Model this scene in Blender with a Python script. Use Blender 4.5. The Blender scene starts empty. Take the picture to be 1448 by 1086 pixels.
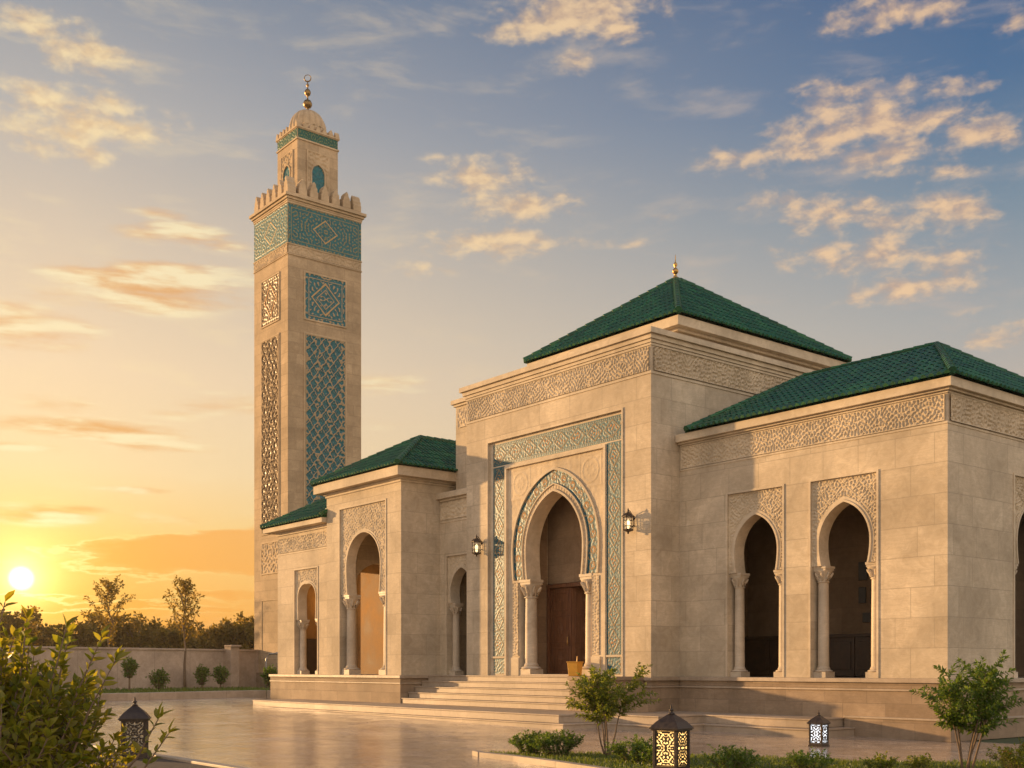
import bpy, math, random
import numpy as np
from mathutils import Vector, Matrix
random.seed(7); RNG = np.random.default_rng(11)
R = math.radians
scene = bpy.context.scene
col = scene.collection
# ------------------------------------------------------------------ world axes
# x runs along the mosque's front towards the viewer's right, y into the building, z up;
# the ground corner of the side wing is the origin.
HEAD = math.atan2(1976.0, 1595.95)
CAM = Vector((13.197, -22.888, 1.6))
SUN_EL = R(6.5)
SUN_H = Vector((-0.918, -0.396, 0.0)).normalized()
SUN_VIS = Vector((-0.96142, 0.26527, 0.07278)).normalized()
EXPO = 1.05; ANTI = 1.42

def lin(c):
    r = []
    for v in c[:3]:
        v = v / 255.0
        r.append(v / 12.92 if v <= 0.04045 else ((v + 0.055) / 1.055) ** 2.4)
    return tuple(r) + (1.0,)

# ------------------------------------------------------------------ tagging
def tag(o, label=None, cat=None, group=None, kind=None):
    if label: o['label'] = label
    if cat: o['category'] = cat
    if group: o['group'] = group
    if kind: o['kind'] = kind
    return o
def empty(name, loc=(0, 0, 0), rz=0.0):
    o = bpy.data.objects.new(name, None); o.location = loc; o.rotation_euler = (0, 0, rz)
    o.empty_display_size = 0.2
    col.objects.link(o); return o
def copy_tree(o, parent=None):
    c = o.copy(); col.objects.link(c)
    if parent is not None:
        c.parent = parent
    for ch in list(o.children):
        copy_tree(ch, c)
    return c

# ------------------------------------------------------------------ mesh helpers
class MB:
    def __init__(s): s.v = []; s.f = []
    def add(s, vs, fs):
        k = len(s.v); s.v += [tuple(p) for p in vs]; s.f += [tuple(i + k for i in f) for f in fs]; return s
    def box(s, x0, x1, y0, y1, z0, z1):
        vs = [(x0,y0,z0),(x1,y0,z0),(x1,y1,z0),(x0,y1,z0),(x0,y0,z1),(x1,y0,z1),(x1,y1,z1),(x0,y1,z1)]
        return s.add(vs, [(0,3,2,1),(4,5,6,7),(0,1,5,4),(1,2,6,5),(2,3,7,6),(3,0,4,7)])
    def prism(s, pts, z0, z1):
        n = len(pts)
        vs = [(p[0], p[1], z0) for p in pts] + [(p[0], p[1], z1) for p in pts]
        fs = [tuple(range(n - 1, -1, -1)), tuple(range(n, 2 * n))] + [(i, (i+1) % n, n + (i+1) % n, n + i) for i in range(n)]
        return s.add(vs, fs)
    def lathe(s, prof, c=(0, 0, 0), n=24, ph=0.0):
        vs = []; fs = []
        for r, z in prof:
            for k in range(n):
                a = ph + 2 * math.pi * k / n
                vs.append((c[0] + r * math.cos(a), c[1] + r * math.sin(a), c[2] + z))
        for i in range(len(prof) - 1):
            for k in range(n):
                a, b = i * n + k, i * n + (k + 1) % n
                fs.append((a, b, b + n, a + n))
        fs.append(tuple(range(n - 1, -1, -1))); m = (len(prof) - 1) * n
        fs.append(tuple(range(m, m + n)))
        return s.add(vs, fs)
    def tube(s, pts, rad, n=6):
        pts = [Vector(p) for p in pts]
        if not hasattr(rad, '__len__'): rad = [rad] * len(pts)
        vs = []; fs = []
        for i, p in enumerate(pts):
            t = (pts[min(i + 1, len(pts) - 1)] - pts[max(i - 1, 0)])
            t = t.normalized() if t.length > 1e-9 else Vector((0, 0, 1))
            a = t.cross(Vector((0.31, 0.17, 0.93)) if abs(t.z) < 0.9 else Vector((1, 0, 0))).normalized(); b = t.cross(a)
            for k in range(n):
                q = 2 * math.pi * k / n
                vs.append(p + rad[i] * (math.cos(q) * a + math.sin(q) * b))
        for i in range(len(pts) - 1):
            for k in range(n):
                u, w = i * n + k, i * n + (k + 1) % n
                fs.append((u, u + n, w + n, w))
        fs.append(tuple(range(n))); m = (len(pts) - 1) * n; fs.append(tuple(range(m + n - 1, m - 1, -1)))
        return s.add(vs, fs)
    def build(s, name, mat, parent=None, smooth=False, bevel=0.0, xform=None, auto=None):
        me = bpy.data.meshes.new(name); me.from_pydata(s.v, [], s.f); me.update()
        if xform is not None: me.transform(xform)
        o = bpy.data.objects.new(name, me); col.objects.link(o)
        if mat is not None: me.materials.append(mat)
        if smooth:
            me.polygons.foreach_set('use_smooth', [True] * len(me.polygons))
            if auto: 
                try: me.set_sharp_from_angle(angle=R(auto))
                except Exception: pass
        if bevel:
            m = o.modifiers.new('bevel', 'BEVEL'); m.width = bevel; m.segments = 2; m.limit_method = 'ANGLE'; m.angle_limit = R(40)
        if parent is not None: o.parent = parent
        return o

def np_mesh(name, V, F, mat, parent=None, smooth=False, attrs=None):
    """V (n,3), F (m,k) all faces of one size"""
    V = np.asarray(V, np.float32); F = np.asarray(F, np.int32)
    me = bpy.data.meshes.new(name); k = F.shape[1]
    me.vertices.add(len(V)); me.vertices.foreach_set('co', V.ravel())
    me.loops.add(F.size); me.loops.foreach_set('vertex_index', F.ravel())
    me.polygons.add(len(F)); me.polygons.foreach_set('loop_start', np.arange(len(F), dtype=np.int32) * k)
    try: me.polygons.foreach_set('loop_total', np.full(len(F), k, np.int32))
    except Exception: pass
    if smooth: me.polygons.foreach_set('use_smooth', np.ones(len(F), bool))
    for nm, arr in (attrs or {}).items():
        a = me.attributes.new(nm, 'FLOAT', 'POINT'); a.data.foreach_set('value', np.asarray(arr, np.float32).ravel())
    me.update(calc_edges=True); me.validate()
    o = bpy.data.objects.new(name, me); col.objects.link(o)
    if mat is not None: me.materials.append(mat)
    if parent is not None: o.parent = parent
    return o

# ------------------------------------------------------------------ materials
class NT:
    def __init__(s, name):
        s.m = bpy.data.materials.new(name); s.m.use_nodes = True; s.t = s.m.node_tree
        s.b = s.t.nodes['Principled BSDF']
    def n(s, typ, **kw):
        nd = s.t.nodes.new(typ)
        for k, v in kw.items():
            if k.startswith('i_'):
                nd.inputs[k[2:].replace('_', ' ')].default_value = v
            else: setattr(nd, k, v)
        return nd
    def l(s, a, b): s.t.links.new(a, b)
    def math(s, op, a, b=None, c=None, clamp=False):
        nd = s.t.nodes.new('ShaderNodeMath'); nd.operation = op; nd.use_clamp = clamp
        for i, x in enumerate((a, b, c)):
            if x is None: continue
            if isinstance(x, (int, float)): nd.inputs[i].default_value = x
            else: s.l(x, nd.inputs[i])
        return nd.outputs[0]
    def mix(s, fac, a, b, blend='MIX'):
        nd = s.t.nodes.new('ShaderNodeMix'); nd.data_type = 'RGBA'; nd.blend_type = blend
        for sock, x in ((nd.inputs[0], fac), (nd.inputs[6], a), (nd.inputs[7], b)):
            if isinstance(x, (int, float)): sock.default_value = x
            elif isinstance(x, tuple): sock.default_value = x
            else: s.l(x, sock)
        return nd.outputs[2]
    def noise(s, vec, scale, detail=4, rough=0.55, dist=0.0):
        nd = s.n('ShaderNodeTexNoise'); nd.inputs['Scale'].default_value = scale; nd.inputs['Detail'].default_value = detail
        nd.inputs['Roughness'].default_value = rough; nd.inputs['Distortion'].default_value = dist
        if vec is not None: s.l(vec, nd.inputs['Vector'])
        return nd.outputs['Fac']
    def ramp(s, fac, stops, interp='LINEAR'):
        nd = s.n('ShaderNodeValToRGB'); cr = nd.color_ramp; cr.interpolation = interp
        while len(cr.elements) < len(stops): cr.elements.new(0.5)
        for e, (p, c) in zip(cr.elements, stops):
            e.position = p; e.color = c if len(c) == 4 else tuple(c) + (1,)
        s.l(fac, nd.inputs[0]); return nd.outputs[0]
    def maprange(s, v, a, b, c=0.0, d=1.0, smooth=False):
        nd = s.n('ShaderNodeMapRange'); nd.interpolation_type = 'SMOOTHSTEP' if smooth else 'LINEAR'
        for i, x in enumerate((a, b, c, d)): nd.inputs[i + 1].default_value = x
        s.l(v, nd.inputs[0]); return nd.outputs[0]
    def bump(s, h, strength=0.5, dist=0.02, normal=None):
        nd = s.n('ShaderNodeBump'); nd.inputs['Strength'].default_value = strength; nd.inputs['Distance'].default_value = dist
        s.l(h, nd.inputs['Height'])
        if normal is not None: s.l(normal, nd.inputs['Normal'])
        return nd.outputs[0]
    def pos(s): return s.n('ShaderNodeNewGeometry').outputs['Position']
    def set(s, **kw):
        for k, v in kw.items():
            sock = s.b.inputs[k.replace('_', ' ')]
            if isinstance(v, (int, float, tuple)): sock.default_value = v
            else: s.l(v, sock)
        return s

def wall_uv(t):
    """(along the wall, height, 0) picked from the face's direction"""
    g = t.n('ShaderNodeNewGeometry'); sp = t.n('ShaderNodeSeparateXYZ'); t.l(g.outputs['Position'], sp.inputs[0])
    sn = t.n('ShaderNodeSeparateXYZ'); t.l(g.outputs['True Normal'], sn.inputs[0])
    ax = t.math('ABSOLUTE', sn.outputs[0]); side = t.math('GREATER_THAN', ax, 0.6)
    d = t.math('SUBTRACT', sp.outputs[1], sp.outputs[0]); u = t.math('MULTIPLY_ADD', d, side, sp.outputs[0])
    cb = t.n('ShaderNodeCombineXYZ'); t.l(u, cb.inputs[0]); t.l(sp.outputs[2], cb.inputs[1]); return cb.outputs[0], g.outputs['Position']

def stone(name, base, row=0.68, width=1.35, mortar=0.009, veins=0.9, rough=0.75, zoff=0.0, joints=True, tone=0.15, offset=0.43, grime=True, spec=0.12):
    t = NT(name); uv, P = wall_uv(t)
    dark = tuple(c * 0.76 for c in base[:3]) + (1,); light = tuple(min(1, c * 1.12) for c in base[:3]) + (1,)
    n1 = t.noise(P, 0.55, 5, 0.6, 0.6); n2 = t.noise(P, 3.2, 6, 0.62, 1.4); n3 = t.noise(P, 22.0, 3, 0.6)
    # veining: stretched, swirling
    mp = t.n('ShaderNodeMapping'); mp.inputs['Scale'].default_value = (0.45, 0.45, 4.5); t.l(P, mp.inputs[0])
    nv = t.noise(mp.outputs[0], 1.7, 7, 0.65, 2.2)
    vein = t.maprange(t.math('ABSOLUTE', t.math('SUBTRACT', nv, 0.5)), 0.0, 0.05, 1.0, 0.0, True)
    c = t.mix(t.maprange(n1, 0.34, 0.66), dark, light)
    c = t.mix(t.maprange(n2, 0.25, 0.75), t.mix(1.0, c, (0.74, 0.71, 0.67, 1), 'MULTIPLY'), c)
    c = t.mix(t.math('MULTIPLY', vein, 0.42 * veins), c, tuple(x * 0.62 for x in base[:3]) + (1,))
    h = t.math('ADD', t.math('MULTIPLY', n3, 0.25), t.math('MULTIPLY', n2, 0.6))
    if joints:
        mo = t.n('ShaderNodeMapping'); mo.inputs['Location'].default_value = (0.31, zoff, 0); t.l(uv, mo.inputs[0])
        br = t.n('ShaderNodeTexBrick'); br.offset = offset; br.offset_frequency = 2; br.squash = 0.72; br.squash_frequency = 3
        for k, v in dict(Scale=1.0, Bias=0.0).items(): br.inputs[k].default_value = v
        br.inputs['Mortar Size'].default_value = mortar; br.inputs['Mortar Smooth'].default_value = 0.25
        br.inputs['Brick Width'].default_value = width; br.inputs['Row Height'].default_value = row
        br.inputs['Color1'].default_value = (0, 0, 0, 1); br.inputs['Color2'].default_value = (1, 1, 1, 1); br.inputs['Mortar'].default_value = (0.5, 0.5, 0.5, 1)
        t.l(mo.outputs[0], br.inputs['Vector'])
        bw = t.n('ShaderNodeRGBToBW'); t.l(br.outputs['Color'], bw.inputs[0])
        tn = t.mix(t.maprange(bw.outputs[0], 0, 1, 0, 1), (1 - tone, 1 - tone * 1.05, 1 - tone * 1.1, 1), (1.0, 1.0, 1.0, 1))
        c = t.mix(1.0, c, tn, 'MULTIPLY')
        c = t.mix(t.math('MULTIPLY', br.outputs['Fac'], 0.50), c, tuple(x * 0.42 for x in base[:3]) + (1,))
        h = t.math('SUBTRACT', h, t.math('MULTIPLY', br.outputs['Fac'], 1.6))
    if grime:   # rain streaks with shapes of their own
        mg = t.n('ShaderNodeMapping'); mg.inputs['Scale'].default_value = (1.6, 1.6, 0.22); t.l(P, mg.inputs[0])
        g = t.maprange(t.noise(mg.outputs[0], 1.1, 5, 0.6), 0.56, 0.78, 0.0, 1.0, True)
        c = t.mix(t.math('MULTIPLY', g, 0.46), c, tuple(x * 0.55 for x in base[:3]) + (1,))
    t.b.inputs['Specular IOR Level'].default_value = spec
    t.set(Base_Color=c, Roughness=t.maprange(n2, 0.3, 0.7, rough - 0.06, rough + 0.1), Normal=t.bump(h, 0.35, 0.012))
    return t.m

STONE = (0.66, 0.55, 0.395, 1)
M = {}
M['wall'] = stone('wall_limestone', STONE, zoff=-0.01)
M['interior'] = stone('interior_shade_limestone', (0.29, 0.205, 0.13, 1), row=0.8, width=1.2, mortar=0.006)  # limestone darkened in its colour to stand for indoor shade
M['trim'] = stone('trim_limestone', (0.66, 0.55, 0.395, 1), joints=False, veins=0.5, rough=0.7)
M['column'] = stone('column_marble', (0.63, 0.53, 0.395, 1), joints=False, veins=0.8, rough=0.42)
M['carved'] = stone('carved_limestone', (0.65, 0.535, 0.375, 1), joints=False, veins=0.3, rough=0.8)
M['minaret'] = stone('minaret_limestone', (0.55, 0.41, 0.255, 1), row=0.62, width=1.25, mortar=0.014, tone=0.15)
M['minaret_trim'] = stone('minaret_trim_stone', (0.57, 0.43, 0.27, 1), joints=False, veins=0.3)
M['base'] = stone('podium_stone', (0.42, 0.315, 0.215, 1), row=0.42, width=1.15, mortar=0.010, veins=1.0, tone=0.26, zoff=0.05, rough=0.65)
M['step'] = stone('step_marble', (0.52, 0.415, 0.305, 1), row=5.0, width=1.7, mortar=0.006, veins=0.8, rough=0.5, spec=0.3)
M['fence_wall'] = stone('boundary_wall_plaster', (0.52, 0.40, 0.30, 1), row=6.0, width=3.1, mortar=0.02, veins=0.3, tone=0.05, rough=0.75)

def make_mosaic(name, ground_a, ground_b, cream=(0.50, 0.39, 0.235, 1), accent=(0.46, 0.22, 0.07, 1)):
    t = NT(name); P = t.pos()
    a = t.n('ShaderNodeAttribute'); a.attribute_name = 'pat'; b = t.n('ShaderNodeAttribute'); b.attribute_name = 'acc'
    nb = t.noise(P, 7.0, 3, 0.6); nf = t.noise(P, 60.0, 2, 0.6)
    g = t.mix(t.maprange(nb, 0.35, 0.65), ground_a, ground_b)
    g = t.mix(t.maprange(nf, 0.35, 0.65), t.mix(1.0, g, (0.6, 0.62, 0.65, 1), 'MULTIPLY'), g)
    cr = t.mix(t.maprange(t.noise(P, 14.0, 3), 0.3, 0.7), tuple(x * 0.72 for x in cream[:3]) + (1,), cream)
    cr = t.mix(b.outputs['Fac'], cr, accent)
    k = t.maprange(a.outputs['Fac'], 0.70, 0.97, 0, 1, True)
    t.b.inputs['Specular IOR Level'].default_value = 0.28
    t.set(Base_Color=t.mix(k, g, cr), Roughness=t.mix(k, (0.40,) * 3 + (1,), (0.8,) * 3 + (1,)), Normal=t.bump(nf, 0.25, 0.006))
    return t.m
M['mosaic'] = make_mosaic('turquoise_zellige', (0.007, 0.072, 0.100, 1), (0.020, 0.135, 0.160, 1), (0.30, 0.215, 0.115, 1), (0.42, 0.19, 0.055, 1))
M['mosaic_deep'] = make_mosaic('deep_teal_zellige', (0.005, 0.105, 0.128, 1), (0.014, 0.175, 0.19, 1), (0.27, 0.225, 0.105, 1), (0.48, 0.30, 0.11, 1))
M['mosaic_green'] = make_mosaic('green_band_zellige', (0.006, 0.085, 0.062, 1), (0.012, 0.13, 0.09, 1), (0.20, 0.22, 0.09, 1))
M['sebka'] = make_mosaic('teal_backed_lattice', (0.008, 0.110, 0.140, 1), (0.026, 0.19, 0.21, 1), (0.42, 0.30, 0.165, 1), (0.45, 0.29, 0.13, 1))
M['sebka_dark'] = make_mosaic('stone_lattice_shaded_openings', (0.13, 0.08, 0.04, 1), (0.19, 0.12, 0.06, 1), (0.35, 0.24, 0.13, 1))  # brown ground colour stands for the shade in the lattice openings

def roof_mat():
    t = NT('glazed_green_tile'); P = t.pos()
    n1 = t.noise(P, 5.0, 3, 0.6); n2 = t.noise(P, 0.7, 4, 0.6); n3 = t.noise(P, 30.0, 2)
    c = t.mix(t.maprange(n1, 0.3, 0.7), (0.010, 0.056, 0.025, 1), (0.020, 0.112, 0.046, 1))
    c = t.mix(t.maprange(n2, 0.48, 0.72, 0, 0.55), c, (0.035, 0.13, 0.04, 1))
    c = t.mix(t.maprange(n3, 0.60, 0.75, 0, 0.5), c, (0.06, 0.10, 0.05, 1))
    rp = t.n('ShaderNodeNewGeometry').outputs['Random Per Island']
    c = t.mix(1.0, c, t.ramp(rp, [(0, (.55, .60, .58)), (.5, (.95, .95, .9)), (.85, (1.1, 1.1, 1.0)), (1, (1.55, 1.35, 1.0))]), 'MULTIPLY')
    t.set(Base_Color=c, Roughness=t.maprange(n1, 0.3, 0.7, 0.34, 0.52), Normal=t.bump(n3, 0.25, 0.01))
    t.b.inputs['Specular IOR Level'].default_value = 0.30
    return t.m
M['roof'] = roof_mat()
def simple(name, c, rough=0.5, metal=0.0, var=0.25, scale=8.0, bump=0.0, **kw):
    t = NT(name); P = t.pos(); n = t.noise(P, scale, 4, 0.6)
    t.set(Base_Color=t.mix(t.maprange(n, 0.3, 0.7), tuple(x * (1 - var) for x in c[:3]) + (1,), tuple(min(1, x * (1 + var)) for x in c[:3]) + (1,)),
          Roughness=t.maprange(n, 0.3, 0.7, max(0.05, rough - 0.1), min(1, rough + 0.1)), Metallic=metal)
    if bump: t.set(Normal=t.bump(n, bump, 0.01))
    for k, v in kw.items(): t.set(**{k: v})
    return t.m
M['brass'] = simple('aged_brass', (0.46, 0.27, 0.09), 0.38, 1.0)
M['dark_brass'] = simple('dark_brass', (0.24, 0.15, 0.06), 0.42, 1.0)
M['iron'] = simple('dark_bronze_iron', (0.055, 0.040, 0.030), 0.5, 0.55, 0.35, 14.0, 0.2)
M['amber_light_plaster'] = simple('amber_light_plaster', (0.29, 0.165, 0.062), 0.8, 0, 0.35, 1.2)  # ochre colour stands for the warm light inside the arches
M['bark'] = simple('bark', (0.16, 0.105, 0.062), 0.85, 0, 0.35, 25.0, 0.4)
M['soil'] = simple('soil', (0.06, 0.042, 0.028), 0.95, 0, 0.4, 12.0, 0.6)
M['turf_ground'] = simple('turf_ground', (0.045, 0.062, 0.016), 0.95, 0, 0.45, 9.0, 0.6)
M['dark'] = simple('dark_interior', (0.03, 0.024, 0.018), 0.8)
M['wood_dark'] = simple('dark_panel_wood', (0.055, 0.032, 0.018), 0.5, 0, 0.35, 6.0, 0.1)
M['yellow'] = simple('ochre_plastic', (0.62, 0.30, 0.025), 0.5, 0, 0.12, 5.0)
M['pipe'] = simple('galvanised_pipe', (0.30, 0.28, 0.25), 0.45, 0.7)
M['ornament'] = simple('dark_wall_ornament', (0.045, 0.045, 0.04), 0.5, 0.2)
def wood():
    t = NT('carved_door_wood'); P = t.pos(); mp = t.n('ShaderNodeMapping'); mp.inputs['Scale'].default_value = (7, 7, 0.8); t.l(P, mp.inputs[0])
    n = t.noise(mp.outputs[0], 2.2, 6, 0.65, 0.7)
    t.set(Base_Color=t.mix(t.maprange(n, 0.3, 0.7), (0.075, 0.030, 0.014, 1), (0.19, 0.080, 0.036, 1)), Roughness=0.42, Normal=t.bump(n, 0.2, 0.006))
    return t.m
M['wood'] = wood()
def leaf(name, a, b, trans=0.35, rough=0.45):
    t = NT(name); oi = t.n('ShaderNodeNewGeometry'); P = oi.outputs['Position']
    n = t.noise(P, 9.0, 2); rp = oi.outputs['Random Per Island']
    f = t.math('ADD', t.math('MULTIPLY', rp, 0.6), t.math('MULTIPLY', n, 0.5), clamp=True)
    c = t.mix(f, a, b)
    t.set(Base_Color=c, Roughness=rough)
    tr = t.n('ShaderNodeBsdfTranslucent'); 
    c2 = t.mix(1.0, c, (2.3, 2.0, 0.8, 1), 'MULTIPLY'); t.l(c2, tr.inputs[0])
    ms = t.n('ShaderNodeMixShader'); ms.inputs[0].default_value = trans
    t.l(t.b.outputs[0], ms.inputs[1]); t.l(tr.outputs[0], ms.inputs[2])
    t.l(ms.outputs[0], t.t.nodes['Material Output'].inputs[0]); return t.m
M['leaf'] = leaf('shrub_leaf', (0.036, 0.085, 0.012, 1), (0.13, 0.19, 0.028, 1), 0.42)
M['leaf_yellow'] = leaf('young_tree_leaf', (0.050, 0.095, 0.012, 1), (0.19, 0.21, 0.030, 1), 0.45)
M['leaf_big'] = leaf('foreground_leaf', (0.045, 0.095, 0.013, 1), (0.27, 0.235, 0.028, 1), 0.56, 0.38)
M['leaf_far'] = leaf('far_tree_leaf', (0.050, 0.052, 0.010, 1), (0.19, 0.125, 0.020, 1), 0.55, 0.6)
M['grass'] = leaf('grass_blade', (0.050, 0.095, 0.012, 1), (0.14, 0.17, 0.028, 1), 0.4)
M['flower'] = simple('orange_petal', (0.70, 0.22, 0.06), 0.6)

def plaza_mat():
    t = NT('polished_plaza_stone'); P = t.pos()
    n1 = t.noise(P, 0.35, 6, 0.62, 1.5); n2 = t.noise(P, 1.6, 6, 0.65, 2.2); n3 = t.noise(P, 9.0, 4, 0.6)
    br = t.n('ShaderNodeTexBrick'); br.offset = 0.5
    br.inputs['Scale'].default_value = 1.0; br.inputs['Mortar Size'].default_value = 0.011; br.inputs['Mortar Smooth'].default_value = 0.3
    br.inputs['Brick Width'].default_value = 2.4; br.inputs['Row Height'].default_value = 1.2
    br.inputs['Color1'].default_value = (0, 0, 0, 1); br.inputs['Color2'].default_value = (1, 1, 1, 1)
    t.l(P, br.inputs['Vector'])
    c = t.mix(t.maprange(n1, 0.3, 0.7), (0.42, 0.32, 0.235, 1), (0.60, 0.48, 0.365, 1))
    vein = t.maprange(t.math('ABSOLUTE', t.math('SUBTRACT', n2, 0.5)), 0.0, 0.045, 1.0, 0.0, True)
    c = t.mix(t.math('MULTIPLY', vein, 0.6), c, (0.17, 0.11, 0.068, 1))
    c = t.mix(t.maprange(t.noise(P, 0.9, 7, .7, 3.0), .45, .7, 0, .5), c, (0.21, 0.145, 0.095, 1))
    bw = t.n('ShaderNodeRGBToBW'); t.l(br.outputs['Color'], bw.inputs[0])
    c = t.mix(1.0, c, t.mix(bw.outputs[0], (0.78, 0.76, 0.73, 1), (1, 1, 1, 1)), 'MULTIPLY')
    c = t.mix(t.math('MULTIPLY', br.outputs['Fac'], 0.75), c, (0.11, 0.075, 0.05, 1))
    h = t.math('ADD', t.math('MULTIPLY', n2, 1.0), t.math('MULTIPLY', n3, 0.10))
    h = t.math('SUBTRACT', h, t.math('MULTIPLY', br.outputs['Fac'], 0.15))
    t.set(Base_Color=c, Roughness=t.maprange(t.noise(P, .8, 6, .65, 1.2), 0.3, 0.7, 0.07, 0.27), Normal=t.bump(h, 0.40, 0.020))
    t.b.inputs['IOR'].default_value = 1.6
    return t.m
M['plaza'] = plaza_mat()

def glow(name, c, strength, spot=None):
    t = NT(name); P = t.pos()
    n = t.noise(P, 11.0, 2)
    t.set(Base_Color=(0.5, 0.42, 0.3, 1), Roughness=0.3, Emission_Color=c, Emission_Strength=t.maprange(n, 0.3, 0.7, strength * 0.6, strength * 1.35))
    return t.m
M['glow_warm'] = glow('lit_amber_glass', (1.0, 0.58, 0.17, 1), 1.15)
M['glow_white'] = glow('lit_white_glass', (0.86, 0.92, 1.0, 1), 0.75)
M['glow_bulb'] = glow('lit_bulb', (1.0, 0.70, 0.32, 1), 1.6)
M['glass_dim'] = simple('dull_amber_glass', (0.28, 0.22, 0.12), 0.2, 0.0, 0.2)
def clear_glass():
    t = NT('lantern_glass'); t.set(Base_Color=(0.9, 0.85, 0.7, 1), Roughness=0.05)
    tp = t.n('ShaderNodeBsdfTransparent'); ms = t.n('ShaderNodeMixShader'); ms.inputs[0].default_value = 0.75
    t.l(t.b.outputs[0], ms.inputs[1]); t.l(tp.outputs[0], ms.inputs[2]); t.l(ms.outputs[0], t.t.nodes['Material Output'].inputs[0]); return t.m
M['glass'] = clear_glass()
M['terracotta'] = simple('terracotta', (0.30, 0.13, 0.07), 0.8)

# ------------------------------------------------------------------ ornament
def sstep(a, b, x):
    t = np.clip((x - a) / (b - a), 0, 1); return t * t * (3 - 2 * t)
def ringnoise(nv, nu, lam, rng, bw=0.26, ax=1.0):
    F = np.fft.fft2(rng.standard_normal((nv, nu)))
    ky = np.fft.fftfreq(nv)[:, None]; kx = np.fft.fftfreq(nu)[None, :]
    k = np.sqrt((kx * ax) ** 2 + ky ** 2) * lam
    f = np.real(np.fft.ifft2(F * np.exp(-((k - 1) / bw) ** 2))); return f / f.std()
def vines(nv, nu, lam, seed, tile=1.3, sym=True, ax=1.0, bias=0.0):
    """arabesque: mirrored tiles of meandering stems, heights 0..1"""
    rng = np.random.default_rng(seed)
    nt = max(8, int(nv * tile)) if sym else nu
    nt = min(nt, max(8, nu))
    T = ringnoise(max(nv, 16) * 1, nt, lam, rng, ax=ax)[:nv]
    if sym:
        P = np.concatenate([T, T[:, ::-1]], 1); reps = nu // P.shape[1] + 2
        F = np.concatenate([P] * reps, 1); s = (F.shape[1] - nu) // 2 if False else 0
        F = F[:, s:s + nu]
    else: F = T
    return sstep(-0.22 + bias, 0.28 + bias, F)
def strap(h, d, w):
    """lay a raised strap (distance field d, half width w) over h with a groove beside it"""
    return np.where(d < w, 1.0, np.where(d < 1.9 * w, h * sstep(1.25 * w, 1.9 * w, d), h))
def frieze_pattern(w, h, cell, lam, seed):
    nu, nv = max(4, int(w / cell)), max(4, int(h / cell))
    H = vines(nv, nu, lam * .92 / cell, seed, 2.1, ax=.80)
    u = np.linspace(0, w, nu)[None, :]; v = np.linspace(0, h, nv)[:, None]
    per = h * 1.9
    for ph in ():
        c = h * (0.5 + 0.43 * np.cos(2 * np.pi * (u / per + ph))); sl = h * 0.43 * 2 * np.pi / per * np.sin(2 * np.pi * (u / per + ph))
        H = strap(H, np.abs(v - c) / np.sqrt(1 + sl ** 2), lam * 0.20)
    return H
def border(H, n=1):
    H = H.copy(); H[:n] = 1; H[-n:] = 1; H[:, :n] = 1; H[:, -n:] = 1; return H

def carve(name, plane, origin, w, h, H, depth, mat, parent, keep=None, acc=None, lift=0.003, smooth=True):
    """height-field relief on a wall; plane 'F' faces -y, 'R' faces +x; origin (x,y,z) is its lower corner"""
    if mat is M['carved']: depth *= 2.0 if plane == 'R' else 1.15     # the sheltered faces are cut deeper
    nv, nu = H.shape
    u = np.linspace(0, w, nu)[None, :].repeat(nv, 0); v = np.linspace(0, h, nv)[:, None].repeat(nu, 1)
    d = lift + H * depth
    if plane == 'F': V = np.stack([origin[0] + u, origin[1] - d, origin[2] + v], -1)
    else: V = np.stack([origin[0] + d, origin[1] + u, origin[2] + v], -1)
    idx = np.arange(nv * nu).reshape(nv, nu)
    F = np.stack([idx[:-1, :-1], idx[:-1, 1:], idx[1:, 1:], idx[1:, :-1]], -1).reshape(-1, 4)
    if keep is not None:
        K = keep(u, v); Kc = (K[:-1, :-1] & K[:-1, 1:] & K[1:, 1:] & K[1:, :-1]).reshape(-1); F = F[Kc]
    V = V.reshape(-1, 3)
    used = np.unique(F); rm = np.full(len(V), -1); rm[used] = np.arange(len(used))
    at = {'pat': H.reshape(-1)[used], 'acc': (acc if acc is not None else np.zeros_like(H)).reshape(-1)[used]}
    return np_mesh(name, V[used], rm[F], mat, parent, smooth, at)

def frame_box(mb, plane, origin, w, h, t, d, bottom=True):
    """raised rectangular moulding of width t, standing d proud"""
    x, y, z = origin
    def b(u0, u1, v0, v1):
        if plane == 'F': mb.box(x + u0, x + u1, y - d, y, z + v0, z + v1)
        else: mb.box(x, x + d, y + u0, y + u1, z + v0, z + v1)
    b(-t, 0, -t if bottom else 0, h + t); b(w, w + t, -t if bottom else 0, h + t); b(0, w, h, h + t)
    if bottom: b(0, w, -t, 0)

# ------------------------------------------------------------------ arches
def half_curve(zs, s, zm, m, za, n=14):
    """left-to-apex half outline as (half width, z)"""
    Hh = za - zm; Rr = (m * m + Hh * Hh) / (2 * m); pts = []
    a = zm - zs
    if a > 1e-6 and m - s > 1e-6:
        R2 = ((m - s) ** 2 + a * a) / (2 * (m - s)); ph = math.asin(min(1, a / R2))
        for i in range(6):
            q = -ph + ph * i / 6; pts.append((m - R2 + R2 * math.cos(q), zm + R2 * math.sin(q)))
    else: pts.append((s, zs))
    e = math.asin(min(1, Hh / Rr)) if Rr >= m else math.pi / 2
    if Rr < m: e = math.pi / 2
    e = math.atan2(Hh, Rr - m)
    for i in range(n + 1):
        q = e * i / n; pts.append((m - Rr + Rr * math.cos(q), zm + Rr * math.sin(q)))
    pts[-1] = (0.0, za)
    return pts
def arch_curve(c, zs, s, zm, m, za, n=14):
    hp = half_curve(zs, s, zm, m, za, n)
    return [(c - w, z) for w, z in hp] + [(c + w, z) for w, z in hp[-2::-1]]
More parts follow.
